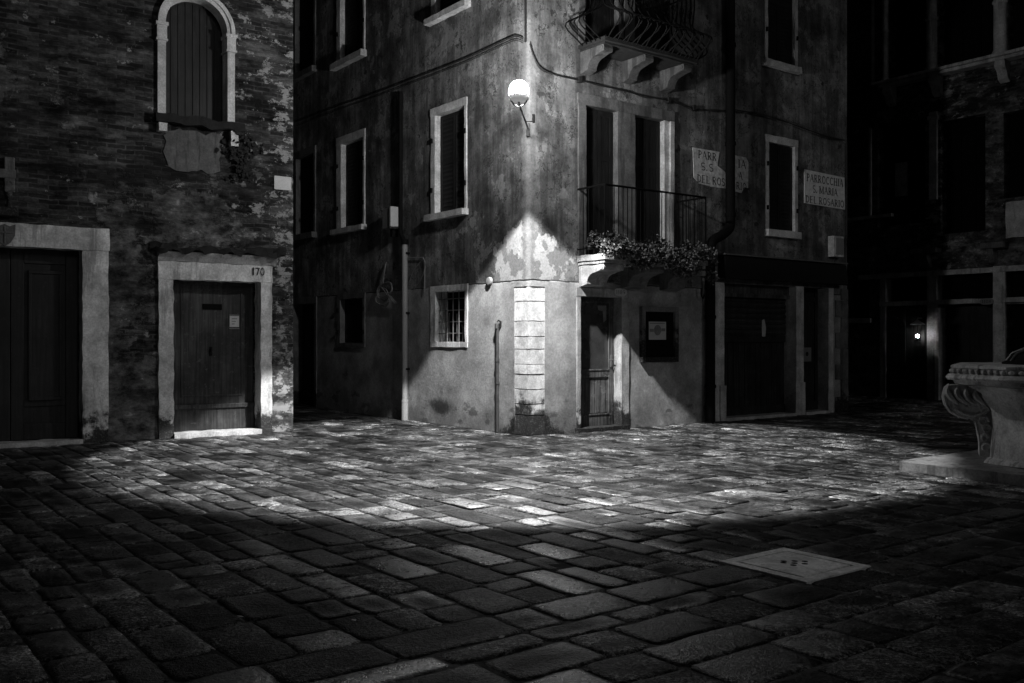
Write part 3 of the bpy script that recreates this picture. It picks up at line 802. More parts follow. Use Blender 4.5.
# thin rusty pipe with valve patch
s = FL.S(497.3, -.035); zt_ = FL.Z(497, 326, -.035); org = (s, -.035, 0)
th = thing('standpipe', 'thin rusty pipe rising from the paving beside the white corner stones', 'pipe', FL, org)
m = MB(off=org); m.tube([(s, -.035, 0), (s, -.035, zt_)], .026, 10); m.tube([(s, -.035, .75), (s, -.035, .79)], .034, 10); m.tube([(s, -.035, 1.1), (s, -.035, 1.14)], .034, 10); m.tube([(s, -.035, zt_ - .02), (s, -.035, zt_ + .03), (s, .0, zt_ + .05)], .03, 10); m.build('pipe', M['rust'], th, smooth=True)
m = MB(off=org); a = s - .1
m.prism([(a, zt_ - .3), (a + .05, zt_ - .32), (a + .075, zt_ - .1), (a + .16, zt_ - .02), (a + .17, zt_ + .07), (a + .08, zt_ + .1), (a + .01, zt_ + .02), (a - .02, zt_ - .12)], -.006, .004); m.build('mortar_patch', M['soot'], th)
m = MB(off=org); m.box(s - .02, s + .03, -.075, -.05, zt_ - .04, zt_ + .04); m.build('tap', M['irongrey'], th, bevel=.006)

# round vent cap
s, z = FL.S(489, -.03), FL.Z(489, 281, -.03); org = (s, 0, z)
m = MB(); m.lathe([(.05, -.002), (.062, 0), (.066, .03), (.058, .045), (.03, .05)], (0, 0, 0), 20)
m.v = [(x, -zz, y) for x, y, zz in m.v]
o = m.build('vent_cap', M['pipe'], None, smooth=True); o.location = FL.world(*org); o.rotation_euler = (0, 0, FL.ang)
props(o, 'small round pale vent cap on the wall near barred window', 'vent')

# big dark downpipe on the shop side
s = FR.S(730.3, -.13); zb = FR.Z(730, 222, -.13); s2 = FR.S(709.5, -.1); org = (s2, -.12, 0)
dp = thing('drainpipe', 'thick black downpipe crossing the damaged sign and bending beside the awning', 'drainpipe', FR, org)
m = MB(off=org); m.tube([(s, -.13, HT), (s, -.13, zb)] + smoothp([(s, -.13, zb), (s - .03, -.13, zb - .12), (s - .2, -.13, zb - .24), (s2 + .06, -.12, zb - .36), (s2, -.12, zb - .55), (s2, -.12, zb - .8)]) + [(s2, -.12, 0)], .085, 14); m.build('pipe', M['darkpipe'], dp, smooth=True)
for a, dd, zz in ((s, -.13, 6.6), (s, -.13, zb + 1.35), (s, -.13, zb + .1), (s2, -.12, .6), (s2, -.12, 1.8)):
    m = MB(off=org); m.tube([(a, dd, zz), (a, dd, zz + .06)], .1, 14); m.build('collar', M['darkpipe'], dp, smooth=True)

# painted parish signs
def sign(poly_px, rows, mat, label, depth=.012):
    P = [FR.at(x, y) for x, y in poly_px]
    so, zo = min(p[0] for p in P), min(p[1] for p in P)
    org = (so, 0, zo)
    r = thing('street_sign', label, 'sign', FR, org)
    m = MB(off=org); m.prism(P, -depth, .003); m.build('panel', M[mat], r, rough=None)
    for text, xa, xb, y0, y1 in rows:
        m = MB(off=org); sa, za = FR.at(xa, y0); sb, _ = FR.at(xb, y0); _, zt = FR.at((xa + xb) / 2, y1)
        zc = FR.Z((xa + xb) / 2, y0)
        write(m, text, sa, sb, zc, zt - zc, -depth - .0005).build('lettering', M['ink'], r)
sign([(804, 169.3), (844, 177.7), (844.5, 209.8), (804, 203)],
     [('PARROCCHIA', 806, 842.5, 184.0, 176.6), ('S. MARIA', 812, 837, 194.4, 187.2), ('DEL ROSARIO', 805, 843.5, 205.0, 198.2)], 'sign',
     'whole white painted sign reading PARROCCHIA S. MARIA DEL ROSARIO')
sign([(692.5, 147.5), (719, 152), (717.5, 161), (717, 166), (722.5, 170), (726, 173.5), (732, 173), (732.5, 155), (745.5, 157.6), (748, 162.5), (747.6, 188), (744, 187), (741, 193), (735, 191.5), (725, 188.5), (712, 187), (699, 183.5), (693.5, 177.5)],
     [('PARR', 697.5, 716, 159.5, 152.0), ('IA', 737.5, 745.5, 168.2, 160.2), ('S.S', 700, 713, 171.0, 163.5), ('A', 738.0, 742, 179.6, 172.2), ('DEL ROS', 696.5, 724.5, 184.2, 176.6), ('RIO', 735.5, 746, 190.0, 182.8)], 'signold',
     'broken flaking white painted sign with a chunk missing behind the black downpipe')

# awning box over the shop
sa, sb = FR.S(718), FR.S(839.5); za = FR.Z(778, 259); org = (sa, 0, za - .5)
aw = thing('awning', 'long dark shop awning box with a pale top edge over the shop doors', 'awning', FR, org)
m = MB(off=org); m.prism([(0, za - .02), (-.16, za - .04), (-.2, za - .42), (-.17, za - .44), (0, za - .40)], sa, sb, 's'); m.build('cover', M['awning'], aw, bevel=.006)
m = MB(off=org); m.box(sa - .02, sb + .02, -.185, .0, za - .018, za + .008); m.build('edge_strip', M['canvas'], aw)

# electrical box at the end
a, b, c, d = FR.S(834, -.14), FR.S(844.0, -.14), FR.Z(840, 258), FR.Z(840, 237.5); org = ((a + b) / 2, 0, c)
eb = thing('meter_box', 'grey rectangular meter box on the wall beneath the whole parish sign', 'electrical box', FR, org)
m = MB(off=org); m.box(a, b, -.14, 0, c, d); m.build('case', M['stone_clean'], eb, bevel=.01)
m = MB(off=org); m.box(a + .05, b - .03, -.152, -.138, c + .05, d - .04); m.build('lid', M['pipe'], eb, bevel=.004)
m = MB(off=org); m.tube([(SXR - .05, -.03, d), (SXR - .05, -.03, FR.Z(843, 142))], .013, 6); m.tube([((a + b) / 2, -.04, c), ((a + b) / 2, -.04, c - .5)], .013, 6); m.build('cable', M['cable'], eb)

# little wall bracket with hook by the downpipe
a, z = FR.S(698), FR.Z(700, 273); org = (a, 0, z - .5)
hk = thing('wall_hook', 'small pale bracket with hanging bar and hook under the balcony end', 'hook', FR, org)
m = MB(off=org); m.box(a, a + .12, -.08, 0, z - .05, z + .03); m.build('bracket', M['pipe'], hk, bevel=.006)
m = MB(off=org); m.box(a + .09, a + .115, -.05, -.02, z - .5, z - .05); m.build('bar', M['grey'], hk)
m = MB(off=org); m.tube(smoothp([(a + .1, -.05, z - .38), (a + .03, -.09, z - .44), (a - .03, -.1, z - .38), (a - .03, -.1, z - .27)]), .014, 6); m.build('hook', M['iron'], hk, smooth=True)

# ---- flower trough
org = ((sA + sB) / 2, -PRJ + .12, zsl)
fl = thing('flower_trough', 'long trough of small pale flowers spilling over the lower balcony edge', 'flowers', FR, org)
m = MB(off=org); m.box(sA + .12, sB - .08, -PRJ + .02, -PRJ + .2, zsl + .005, zsl + .16); m.build('trough', M['terracotta'], fl, bevel=.01)
lf = MB(off=org); pe = MB(off=org); st_ = MB(off=org)
rr = random.Random(5)
L_ = sB - sA
def leafq(mb, c, r, up=0.4):
    d = Vector((rr.uniform(-1, 1), rr.uniform(-1.2, .5), rr.uniform(-.4, 1) + up)).normalized()
    a = d.orthogonal().normalized(); a = (Matrix.Rotation(rr.uniform(0, 6.28), 3, d) @ a); b = d.cross(a)
    cc = Vector(c); n = 6
    mb.add([tuple(cc + a * (r * math.cos(2 * PI * k / n) * 1.15) + b * (r * math.sin(2 * PI * k / n) * .85) + d * (.12 * r * (k % 2))) for k in range(n)], [list(range(n))])
clumps = []
for k in range(64):
    t = (k + rr.uniform(-.6, .6)) / 63
    droop = rr.random() ** 1.5
    clumps.append((sA - .0 + L_ * 1.03 * t, -PRJ - .02 - .16 * rr.random() + (.14 if droop < .2 else 0), zsl + .17 - .42 * droop * (.35 + .75 * t) + .05 * math.sin(t * 17), rr.uniform(.09, .16)))
for k in range(9): clumps.append((sA + .02 + rr.uniform(-.03, .08), -PRJ * (.35 + .6 * k / 8), zsl + .16 + rr.uniform(-.06, .12), rr.uniform(.07, .11)))
for c in clumps:
    for _ in range(80):
        v = Vector((rr.gauss(0, 1), rr.gauss(0, .8), rr.gauss(0, .9))); v = v.normalized() * c[3] * rr.random() ** .4
        leafq(lf, (c[0] + v.x, c[1] + v.y, c[2] + v.z), rr.uniform(.012, .028))
    for _ in range(rr.choice((5, 8, 12, 15))):
        v = Vector((rr.gauss(0, 1), -abs(rr.gauss(0, .9)), abs(rr.gauss(.1, .8)) * rr.choice((1, 1, -.6)))).normalized() * c[3] * 1.08
        for __ in range(rr.choice((1, 2, 3, 5))): leafq(pe, (c[0] + v.x + rr.uniform(-.014, .014), c[1] + v.y, c[2] + v.z + rr.uniform(-.014, .014)), rr.uniform(.009, .015))
lf.build('foliage', M['leaf'], fl); pe.build('blossoms', M['petal'], fl)

# ================================================================== STREET LAMP
LX, LY = 0.094, 12.72
bis = Vector((0.24 - LX, 14.2 - LY)).normalized()
FLAMP = Frame(0.24, 14.2, bis.y, -bis.x)           # d=0 at the corner, d<0 out towards the square
dl_ = -math.hypot(0.24 - LX, 14.2 - LY)
zd0 = CAMZ + (HY - 94.0) * LY / FPX; zd1 = CAMZ + (HY - 80.5) * LY / FPX
org = (0, 0, zd0 - .2)
lamp = thing('wall_lamp', 'glowing domed street lamp on iron arm at the house corner', 'lamp', FLAMP, org)
m = MB(off=org); H_ = zd1 - zd0
m.lathe([(.136, 0), (.138, .012), (.134, H_ * .3), (.122, H_ * .58), (.096, H_ * .8), (.055, H_ * .95), (.015, H_)], (0, dl_, zd0), 28); m.build('dome', M['lampglow'], lamp, smooth=True)
m = MB(off=org); m.lathe([(.10, -.085), (.113, -.08), (.130, -.012), (.130, -.004)], (0, dl_, zd0), 28); m.build('collar', M['collar'], lamp, smooth=True)
zc = zd0 - .135
m = MB(off=org)
m.tube([(0, 0.02, zc), (0, dl_ + .02, zc), (0, dl_, zc + .01), (0, dl_, zc + .03)], .012, 10)
m.build('arm', M['irongrey'], lamp, smooth=True)
for sg in (-1, 1):
    m = MB(off=org); m.tube([(0, dl_ + .06, zc - .03), (.07 * sg, dl_ + .02, zc), (.13 * sg, dl_, zd0 - .055)], .010, 6); m.build('fork', M['irongrey'], lamp, smooth=True)
m = MB(off=org); m.box(-.03, .03, -.02, .05, zc - .12, zc + .08); m.build('wall_plate', M['rust'], lamp, bevel=.01)
m = MB(off=org); m.box(.10, .14, -.5, -.44, zc - .02, zc + .10); m.tube([(0, -.46, zc), (.12, -.46, zc)], .008, 6); m.build('control_box', M['black'], lamp, bevel=.008)
def light(kind, name, loc, energy, **k):
    l = bpy.data.lights.new(name, kind); l.energy = energy
    for a, b in k.items(): setattr(l, a, b)
    o = bpy.data.objects.new(name, l); COL.objects.link(o); o.location = loc
    return o
spot = light('SPOT', 'lamp_beam', FLAMP.world(0, dl_, zd0 - .125), 830, spot_size=math.radians(100.5), spot_blend=.07, shadow_soft_size=.06)
spot.data.use_nodes = True
lt = spot.data.node_tree; le = next(q for q in lt.nodes if q.type == 'EMISSION'); lfo = lt.nodes.new('ShaderNodeLightFalloff'); lfo.inputs['Strength'].default_value = 1.0
lt.links.new(lfo.outputs['Linear'], le.inputs['Strength'])

# ================================================================== BRICK HOUSE
BH = thing('brick_house', 'worn brick and plaster house with arched window and two stone doorways', 'house', FA)
holesA = []
# large doorway
s0, s1 = FA.S(-62), FA.S(82); z1 = FA.Z(60, 249)
m = MB(); mid_ = (s0 + s1) / 2
for a, b in ((s0 + .01, mid_ - .004), (mid_ + .004, s1 - .01)):
    m.box(a, b, .26, .32, .06, z1)
    w = b - a
    for q in (a, b - .16): m.box(q, q + .16, .24, .262, .06, z1)
    for zz, h in ((.06, .22), (z1 * .155 + .1, .1), (z1 - .2, .2)): m.box(a + .16, b - .16, .24, .262, zz, zz + h)
    p0, p1_ = a + .24, b - .24
    m.prism([(p0, .62), (p1_, .62), (p1_, z1 - .32), (p0, z1 - .32)], .225, .262)
    for zz in (.60, z1 - .34): m.box(p0 - .03, p1_ + .03, .205, .262, zz, zz + .05)
    for q in (p0 - .03, p1_ - .01): m.box(q, q + .04, .205, .262, .65, z1 - .34)
dr = m.build('door', M['wood'], BH, bevel=.006)
f = MB(); w_ = FA.S(108) - s1
f.box(s1, s1 + w_, -.04, .24, 0, z1); f.box(s0 - w_, s0, -.04, .24, 0, z1); f.box(s0 - w_ - .01, s1 + w_ + .01, -.05, .24, z1 + .003, z1 + FA.Z(60, 226.5) - FA.Z(60, 249))
f.build('frame', M['stone'], dr, rough=(.014, 7, .06), smooth=True)
f = MB(); f.box(s0, s1, -.08, .26, -.02, .055); f.build('threshold', M['stone_clean'], dr, rough=RJ, smooth=True)
cs, cz = FA.S(4), FA.Z(4, 234)
f = MB(); f.prism([(cs - .13, cz + .13), (cs - .06, cz + .1), (cs, cz + .13), (cs + .06, cz + .1), (cs + .13, cz + .13), (cs + .125, cz - .02), (cs + .07, cz - .12), (cs, cz - .17), (cs - .07, cz - .12), (cs - .125, cz - .02)], -.075, -.045)
f.box(cs - .012, cs + .012, -.085, -.07, cz - .13, cz + .1); f.box(cs - .1, cs + .1, -.085, -.07, cz + .0, cz + .03)
f.build('shield_carving', M['stone_dark'], dr, bevel=.006)
holesA.append((s0 - .1, s1 + .1, 0, z1 + .1, .36))
# small doorway with cornice
s0, s1 = FA.S(173), FA.S(260); z1 = FA.Z(216, 281)
m = MB(); lx1 = s1 - .02; lx0 = s0 + .01
m.box(lx0, lx1, .24, .29, .07, z1); 
m.box(lx0, lx0 + .04, .21, .24, .07, z1); m.box(lx0 + .04, lx1, .215, .242, z1 - .05, z1)
zk = FA.Z(215, 407)
m.box(lx0 + .04, lx1, .19, .242, zk - .03, zk + .03); m.box(lx0 + .04, lx1, .222, .242, .07, zk - .03)
p0, p1_ = lx0 + .17, lx1 - .19
for q in (p0, p1_): m.box(q - .012, q + .012, .228, .242, zk + .16, z1 - .12)
for zz in (zk + .16, z1 - .13): m.box(p0 - .012, p1_ + .012, .227, .242, zz - .012, zz + .012)
dr = m.build('door', M['woodb'], BH, bevel=.003)
a, b = FA.S(203, .22), FA.S(222, .22); c, d = FA.Z(212, 309.5, .22), FA.Z(212, 304, .22)
m = MB(); m.box(a, b, .222, .24, c, d); m.build('letter_slot', M['black'], dr)
a, b = FA.S(230, .22), FA.S(239.3, .22); c, d = FA.Z(235, 327, .22), FA.Z(235, 316, .22)
m = MB(); m.box(a, b, .232, .2405, c, d); nt = m.build('notice', M['white'], dr)
m = MB(); m.box(a - .006, b + .006, .2315, .2401, d + .008, d + .02); m.box(a - .006, b + .006, .2315, .2401, c - .03, c - .018)
for k in range(3): m.box(a + .03, b - .03 - .02 * k, .231, .2322, d - .05 - .04 * k, d - .035 - .04 * k)
m.build('print', M['grey'], nt)
m = MB(); m.box(FA.S(211, .22) - .02, FA.S(211, .22) + .02, .225, .24, FA.Z(211, 356), FA.Z(211, 347)); m.tube([(FA.S(211, .22), .24, FA.Z(211, 350)), (FA.S(211, .22), .19, FA.Z(211, 350))], .012, 8); m.build('handle', M['iron'], dr)
m = MB()
wl_ = s0 - FA.S(158); wr = FA.S(271) - s1
zf = FA.Z(215, 263.5)
m.box(s0 - wl_, s0, -.045, .24, 0, z1); m.box(s1, s1 + wr, -.045, .24, 0, z1); m.box(s0 - wl_ - .008, s1 + wr + .008, -.05, .24, z1 + .003, zf)
m.build('frame', M['stone'], dr, rough=(.015, 7, .06), smooth=True)
m = MB(); zc0 = zf + .003; e0, e1 = s0 - wl_ - .02, s1 + wr + .06
m.prism([(.0, zc0), (-.06, zc0), (-.075, zc0 + .05), (-.13, zc0 + .09), (-.15, zc0 + .13), (.0, zc0 + .16)], e0, e1, 's'); m.build('cornice', M['trim'], dr, rough=(.012, 6, .1), smooth=True)
m = MB(); m.box(e0 - .06, e1 + .08, -.17, .0, zc0 + .135, zc0 + .21); m.box(e0 - .1, e0 + .25, -.12, .0, zc0 + .17, zc0 + .27); m.box(e1 - .4, e1 + .1, -.12, .0, zc0 + .16, zc0 + .26)
m.build('moss_crust', M['soot'], dr, rough=(.075, 6, .05), smooth=True)
m = MB(); m.box(s0, s1, -.09, .26, -.02, .065); m.build('threshold', M['stone_clean'], dr, rough=RJ, smooth=True)
a, b = FA.S(250.5), FA.S(263.5); c, d = FA.Z(257, 275.5), FA.Z(257, 268)
write(MB(), '170', a, b, c, d - c, -.064).build('house_number', M['ink'], dr)
holesA.append((s0 - .1, s1 + .06, 0, z1 + .1, .36))
# arched window
o0, o1 = FA.S(157.6, -.05), FA.S(235.0, -.05); i0, i1 = FA.S(166.0, -.05), FA.S(227.6, -.05)
cs = (o0 + o1) / 2; Ro = (o1 - o0) / 2; Ri = (i1 - i0) / 2
zsp = FA.Z(196, 29); zbt = FA.Z(196, 119)
m = MB(); m.prism([(i0, zbt), (i1, zbt)] + [(cs + Ri * math.cos(t), zsp + Ri * math.sin(t)) for t in [PI * i / 24 for i in range(25)]], .2, .25)
for k in range(8):
    a = i0 + .02 + (2 * Ri - .04) * k / 8; b = a + (2 * Ri - .04) / 8 - .012
    zz = zsp + math.sqrt(max(0, (Ri - .02) ** 2 - max(abs(a - cs), abs(b - cs)) ** 2))
    m.box(a, b, .186, .201, zbt + .02, zz)
aw_ = m.build('window', M['wood'], BH)
m = MB()
for k in range(12):
    t0, t1 = PI * k / 12, PI * (k + 1) / 12
    P = [(cs + Ri * math.cos(t), zsp + .003 + Ri * math.sin(t)) for t in (t0, (t0 + t1) / 2, t1)] + [(cs + Ro * math.cos(t), zsp + .003 + Ro * math.sin(t)) for t in (t1, (t0 + t1) / 2, t0)]
    m.prism(P, -.05, .2)
    Rm = Ro * .5 + Ri * .5
    P = [(cs + Rm * math.cos(t), zsp + .003 + Rm * math.sin(t)) for t in (t0, (t0 + t1) / 2, t1)] + [(cs + (Ro - .0) * math.cos(t), zsp + .003 + (Ro - .0) * math.sin(t)) for t in (t1, (t0 + t1) / 2, t0)]
    m.prism(P, -.075, -.045)
m.build('arch', M['stone_clean'], aw_)
for a, b in ((o0, i0), (i1, o1)):
    m = MB(); m.box(a, b, -.05, .2, zbt, zsp - .24); m.box(a - .012, b + .012, -.065, .2, zsp - .24, zsp); m.box(a - .03, b + .03, -.085, .2, zsp - .05, zsp); m.box(a - .025, b + .025, -.08, .2, zsp - .27, zsp - .24)
    m.build('jamb', M['stone_clean'], aw_, bevel=.004)
m = MB(); m.box(o0 - .02, o1 + .12, -.14, .2, zbt - .13, zbt - .002); m.build('sill', M['soot'], aw_, rough=(.045, 5, .05), smooth=True)
for a, b, c in ((o0, i0, .26), (i1 + .03, o1 + .03, .36)):
    m = MB(); m.box(a, b, -.12, 0, zbt - c, zbt - .137); m.build('sill_bracket', M['stone_clean'], aw_, rough=RJ, smooth=True)
m = MB(); rc = random.Random(4)
for k in range(260):
    t = rc.random(); x = o1 + .1 + rc.gauss(0, .10 + .05 * math.sin(t * 7)); z_ = zbt - .12 - .75 * t ** .8; r_ = rc.uniform(.012, .05) * (1.1 - .5 * t)
    a = rc.uniform(0, 6.28); yy = -rc.uniform(.0, .14) * (1 - t * .5)
    m.add([(x + r_ * math.cos(a + q * 1.26), yy - rc.uniform(0, .03), z_ + r_ * math.sin(a + q * 1.26)) for q in range(5)], [list(range(5))])
m.build('dead_foliage', M['soot'], aw_)
holesA.append((i0 - .05, i1 + .05, zbt - .05, zsp + Ri + .04, .3))
m = MB()
facade(m, -9.5, 0, 0, 11, holesA)
m.quad((0, 0, 0), (0, 9, 0), (0, 9, 11), (0, 0, 11)); m.quad((-9.5, 0, 0), (-9.5, 0, 11), (-9.5, 9, 11), (-9.5, 9, 0)); m.quad((-9.5, 9, 0), (-9.5, 9, 11), (0, 9, 11), (0, 9, 0)); m.quad((-9.5, 0, 11), (0, 0, 11), (0, 9, 11), (-9.5, 9, 11))
# spandrels above the arch are closed in front of the square hole
for sg in (-1, 1):
    P = [(cs + sg * (Ri + .05), zsp + Ri + .04), (cs + sg * (Ri + .05), zsp)] + [(cs + sg * (Ri + .06) * .985 * math.cos(t), zsp + (Ri + .02) * math.sin(t)) for t in [PI / 2 * i / 10 for i in range(1, 11)]] + [(cs, zsp + Ri + .04)]
    m.prism(P, .002, .19)
m.build('wall', M['brick'], BH)
ra = random.Random(8)
A_, B_, C_, D_ = FA.S(166), FA.S(221), FA.Z(195, 171), FA.Z(195, 133)
def ragged(a, b, c, d, j, n=9):
    P = [(a + (b - a) * k / n, c) for k in range(n)] + [(b, c + (d - c) * k / n) for k in range(n)] + [(b - (b - a) * k / n, d) for k in range(n)] + [(a, d - (d - c) * k / n) for k in range(n)]
    return [(x + ra.uniform(-j, j), z + ra.uniform(-j, j)) for x, z in P]
m = MB(); m.prism(ragged(A_, B_, C_, D_, .045), -.014, .004); m.build('plaster_apron', M['apron'], BH)
m = MB(); m.box(-9.9, .4, -.4, 9.4, 11.002, 11.2); m.prism([(-.4, 11.2), (9.4, 11.2), (4.5, 13)], -9.9, .4, 's'); m.build('roof', M['terracotta'], BH)
# small white plate
a, b, c, d = FA.S(273.8), FA.S(291), FA.Z(282, 190), FA.Z(282, 176.5); org = ((a + b) / 2, 0, c)
m = MB(off=org); m.box(a, b, -.02, .0, c, d); solo('wall_plate', m, M['white'], 'blank white rectangular plate at the edge of the brick house', 'plate', FA, org, bevel=.003)
# stone cross relief over the large door
a = FA.S(8.5); org = (a, -.06, FA.Z(8, 217))
cr = thing('stone_cross', 'weathered stone cross on pedestal fixed above the large doorway', 'cross', FA, org)
zz = [FA.Z(8, y) for y in (217, 208, 193, 158)]
m = MB(off=org); m.box(a - .06, a + .065, -.1, .0, zz[2], zz[3]); m.box(a - .28, a + .075, -.11, -.005, (zz[2] + zz[3]) / 2 - .05, (zz[2] + zz[3]) / 2 + .07); m.build('cross', M['stone_dark'], cr, bevel=.012)
m = MB(off=org); m.lathe([(.05, 0), (.035, .03), (.03, .1), (.045, zz[2] - zz[1])], (a, -.06, zz[1]), 14); m.build('stem', M['stone_dark'], cr, smooth=True)
m = MB(off=org); m.box(a - .14, a + .1, -.16, .0, zz[0], zz[1]); m.build('pedestal', M['stone_dark'], cr, bevel=.012)

# ================================================================== DARK PALACE
PH = thing('dark_palace', 'unlit palace with columned upper windows and stone framed ground floor doors', 'palace', FB)
holesB = []
def Zb(x, y, d=0): return FB.Z(x, y, d)
def pil(x0, x1, yb, yt, proud=.06, mat='palace_stone', name='pilaster', ring=None):
    xm = (x0 + x1) / 2
    m = MB(); z0, z1 = Zb(xm, yb), Zb(xm, yt)
    m.box(FB.S(x0), FB.S(x1), -proud, .2, z0, z1)
    if ring is not None:
        zr_ = Zb(xm, ring); m.box(FB.S(x0) - .03, FB.S(x1) + .03, -proud - .03, .2, zr_ - .05, zr_ + .05)
    m.build(name, M[mat], PH, bevel=.01)
pil(928, 938, 402, 273); pil(936.6, 941, 402, 308, .1, 'stone_clean'); pil(881, 887, 402, 277); pil(994, 1006.5, 404, 266)
pil(1060, 1072, 408, 262)
za0 = Zb(940, 275.5); za1 = Zb(940, 270.5); zb0 = Zb(940, 304.5); zb1 = Zb(940, 300)
m = MB(); m.box(FB.S(860), FB.S(1075), -.09, .15, za0, za1); m.build('lintel_band', M['palace_stone'], PH, rough=(.012, 4, .25), smooth=True)
m = MB(); m.box(FB.S(881), FB.S(1075), -.075, .15, zb0, zb1); m.build('transom', M['palace_stone'], PH, rough=(.012, 4, .25), smooth=True)
def opening(x0, x1, yt, yb, name='window', mat='black', dep=.3):
    s0, s1, z0, z1 = pr(FB, x0, x1, yt, yb)
    m = MB(); m.box(s0, s1, dep - .04, dep, max(z0, .02), z1); 
    if name == 'door':
        for k in range(2):
            a = s0 + (s1 - s0) * k / 2; b = s0 + (s1 - s0) * (k + 1) / 2
            for c, d in ((.06, .3), (.35, .9)): m.box(a + .08, b - .08, dep - .055, dep - .04, z1 * c, z1 * d)
    else:
        for k in range(1, 3): m.box(s0 + (s1 - s0) * k / 3 - .02, s0 + (s1 - s0) * k / 3 + .02, dep - .07, dep - .04, z0, z1)
        m.box(s0, s1, dep - .065, dep - .04, (z0 + z1) / 2 - .02, (z0 + z1) / 2 + .02)
    o = m.build(name, M[mat], PH); holesB.append((s0 - .01, s1 + .01, max(z0, 0) - (0 if z0 < .1 else .01), z1 + .01, dep + .05)); return o
opening(941, 994, 304, 403, 'door', 'wood')
opening(887.3, 927.7, 278, 302); opening(938.3, 993.7, 273, 299); opening(1007, 1059, 270, 296)
opening(848, 869, 280, 318); opening(1007, 1059, 304, 372)
m = MB(); m.box(FB.S(840), FB.S(872.5), -.1, .1, Zb(865, 323), Zb(865, 318.3)); m.build('sill', M['palace_stone'], PH, bevel=.01)
# shop panels between the first two pilasters
m = MB(); s0, s1 = FB.S(887.5), FB.S(927.5)
m.box(s0, s1, -.02, .1, .02, Zb(907, 306))
for c, d in ((.15, Zb(907, 368) - .1), (Zb(907, 364), Zb(907, 308))):
    for a, b in ((.04, .48), (.52, .96)): m.box(s0 + (s1 - s0) * a, s0 + (s1 - s0) * b, -.05, -.018, c, d)
m.build('wood_panelling', M['wood'], PH, bevel=.008)
# number plate
a, b = FB.S(980, -.08), FB.S(994, -.08); zc_ = Zb(987, 301.5, -.08)
m = MB(); m.prism([((a + b) / 2 + (b - a) / 2 * (abs(math.cos(t)) ** .6) * (1 if math.cos(t) > 0 else -1), zc_ + .075 * math.sin(t)) for t in [2 * PI * i / 20 for i in range(20)]], -.1, -.08)
o = m.build('number_plate', M['grey'], PH)
write(MB(), '1108', a + .05, b - .05, zc_ - .035, .07, -.1005).build('number', M['ink'], o)
# capitals under the first floor
for x0, x1, y0, y1 in ((916, 942, 249, 254), (986, 1009, 243, 249)):
    m = MB(); xm = (x0 + x1) / 2; s0, s1 = FB.S(x0), FB.S(x1); z0, z1 = Zb(xm, y1), Zb(xm, y0)
    m.box(s0, s1, -.28, 0, z0, z1); m.prism([(0, z0), (-.24, z0), (-.22, z0 - .12), (-.1, z0 - .3), (0, z0 - .34)], s0 + .12, s1 - .25, 's'); m.build('corbel', M['stone_dark'], PH, bevel=.015)
# first floor windows
opening(878, 925, 122, 224, mat='black'); opening(941, 985, 118, 232, mat='black'); opening(1004, 1040, 110, 196)
pil(869.5, 872, 216, 128, .05); pil(930, 938, 200, 112, .06, ring=118)
m = MB(); m.box(FB.S(896, .2), FB.S(908, .2), .16, .2, Zb(902, 195), Zb(902, 161)); m.build('curtain', M['palace_stone'], PH)
m = MB(); m.box(FB.S(846), FB.S(893), -.08, .05, Zb(870, 219), Zb(870, 216)); m.build('sill', M['palace_stone'], PH)
m = MB(); m.box(FB.S(1010), FB.S(1040), -.2, .02, Zb(1020, 238), Zb(1020, 202)); m.build('corbel', M['palace_stone'], PH, rough=(.02, 4, .15), smooth=True)
# long balcony sill and consoles
zsb = Zb(948, 68.8)
m = MB(); m.box(FB.S(872, -.3), FB.S(1090), -.34, .02, zsb - .07, zsb); m.box(FB.S(874, -.3) + .1, FB.S(1090), -.28, .02, zsb - .15, zsb - .073); m.build('balcony_sill', M['palace_stone'], PH, bevel=.012)
for x in (884, 930, 996, 1060):
    m = MB(); s0 = FB.S(x, -.2)
    m.prism([(0, zsb - .15), (-.27, zsb - .15), (-.28, zsb - .28), (-.17, zsb - .4), (-.12, zsb - .55), (0, zsb - .62)], s0, s0 + .22, 's')
    m.tube([(s0 - .01, -.2, zsb - .25), (s0 + .23, -.2, zsb - .25)], .08, 12); m.build('bracket', M['palace_stone'], PH, bevel=.01)
# second floor columns and dark glazing
for x0, x1, rg in ((872.5, 875.5, 35), (883.5, 889.5, 34), (928, 938, 22), (995, 1007, 5)):
    xm = (x0 + x1) / 2; s0, s1 = FB.S(x0), FB.S(x1); c = (s0 + s1) / 2; r = (s1 - s0) / 2
    m = MB(); m.lathe([(r * 1.25, 0), (r * 1.25, .08), (r, .14), (r * .95, 3.0)], (c, -.05, zsb + .002), 16)
    zr_ = Zb(xm, rg); m.lathe([(r, 0), (r * 1.2, .03), (r * 1.2, .07), (r, .1)], (c, -.05, zr_), 16)
    m.build('column', M['palace_stone'], PH, smooth=True)
opening(890.5, 927, -40, 78.5); opening(939, 994, -60, 70); opening(1008, 1058, -70, 56)
m = MB(); facade(m, -13, 9, 0, 13, holesB, .35)
m.quad((9, 0, 0), (9, 9, 0), (9, 9, 13), (9, 0, 13)); m.quad((-13, 0, 0), (-13, 0, 13), (-13, 9, 13), (-13, 9, 0)); m.quad((-13, 0, 13), (9, 0, 13), (9, 9, 13), (-13, 9, 13)); m.quad((-13, 9, 0), (-13, 9, 13), (9, 9, 13), (9, 9, 0))
m.build('wall', M['palace'], PH)
m = MB(); m.box(-13.4, 9.4, -.5, 9.4, 13.002, 13.2); m.prism([(-.5, 13.2), (9.4, 13.2), (4.5, 15)], -13.4, 9.4, 's'); m.build('roof', M['terracotta'], PH)

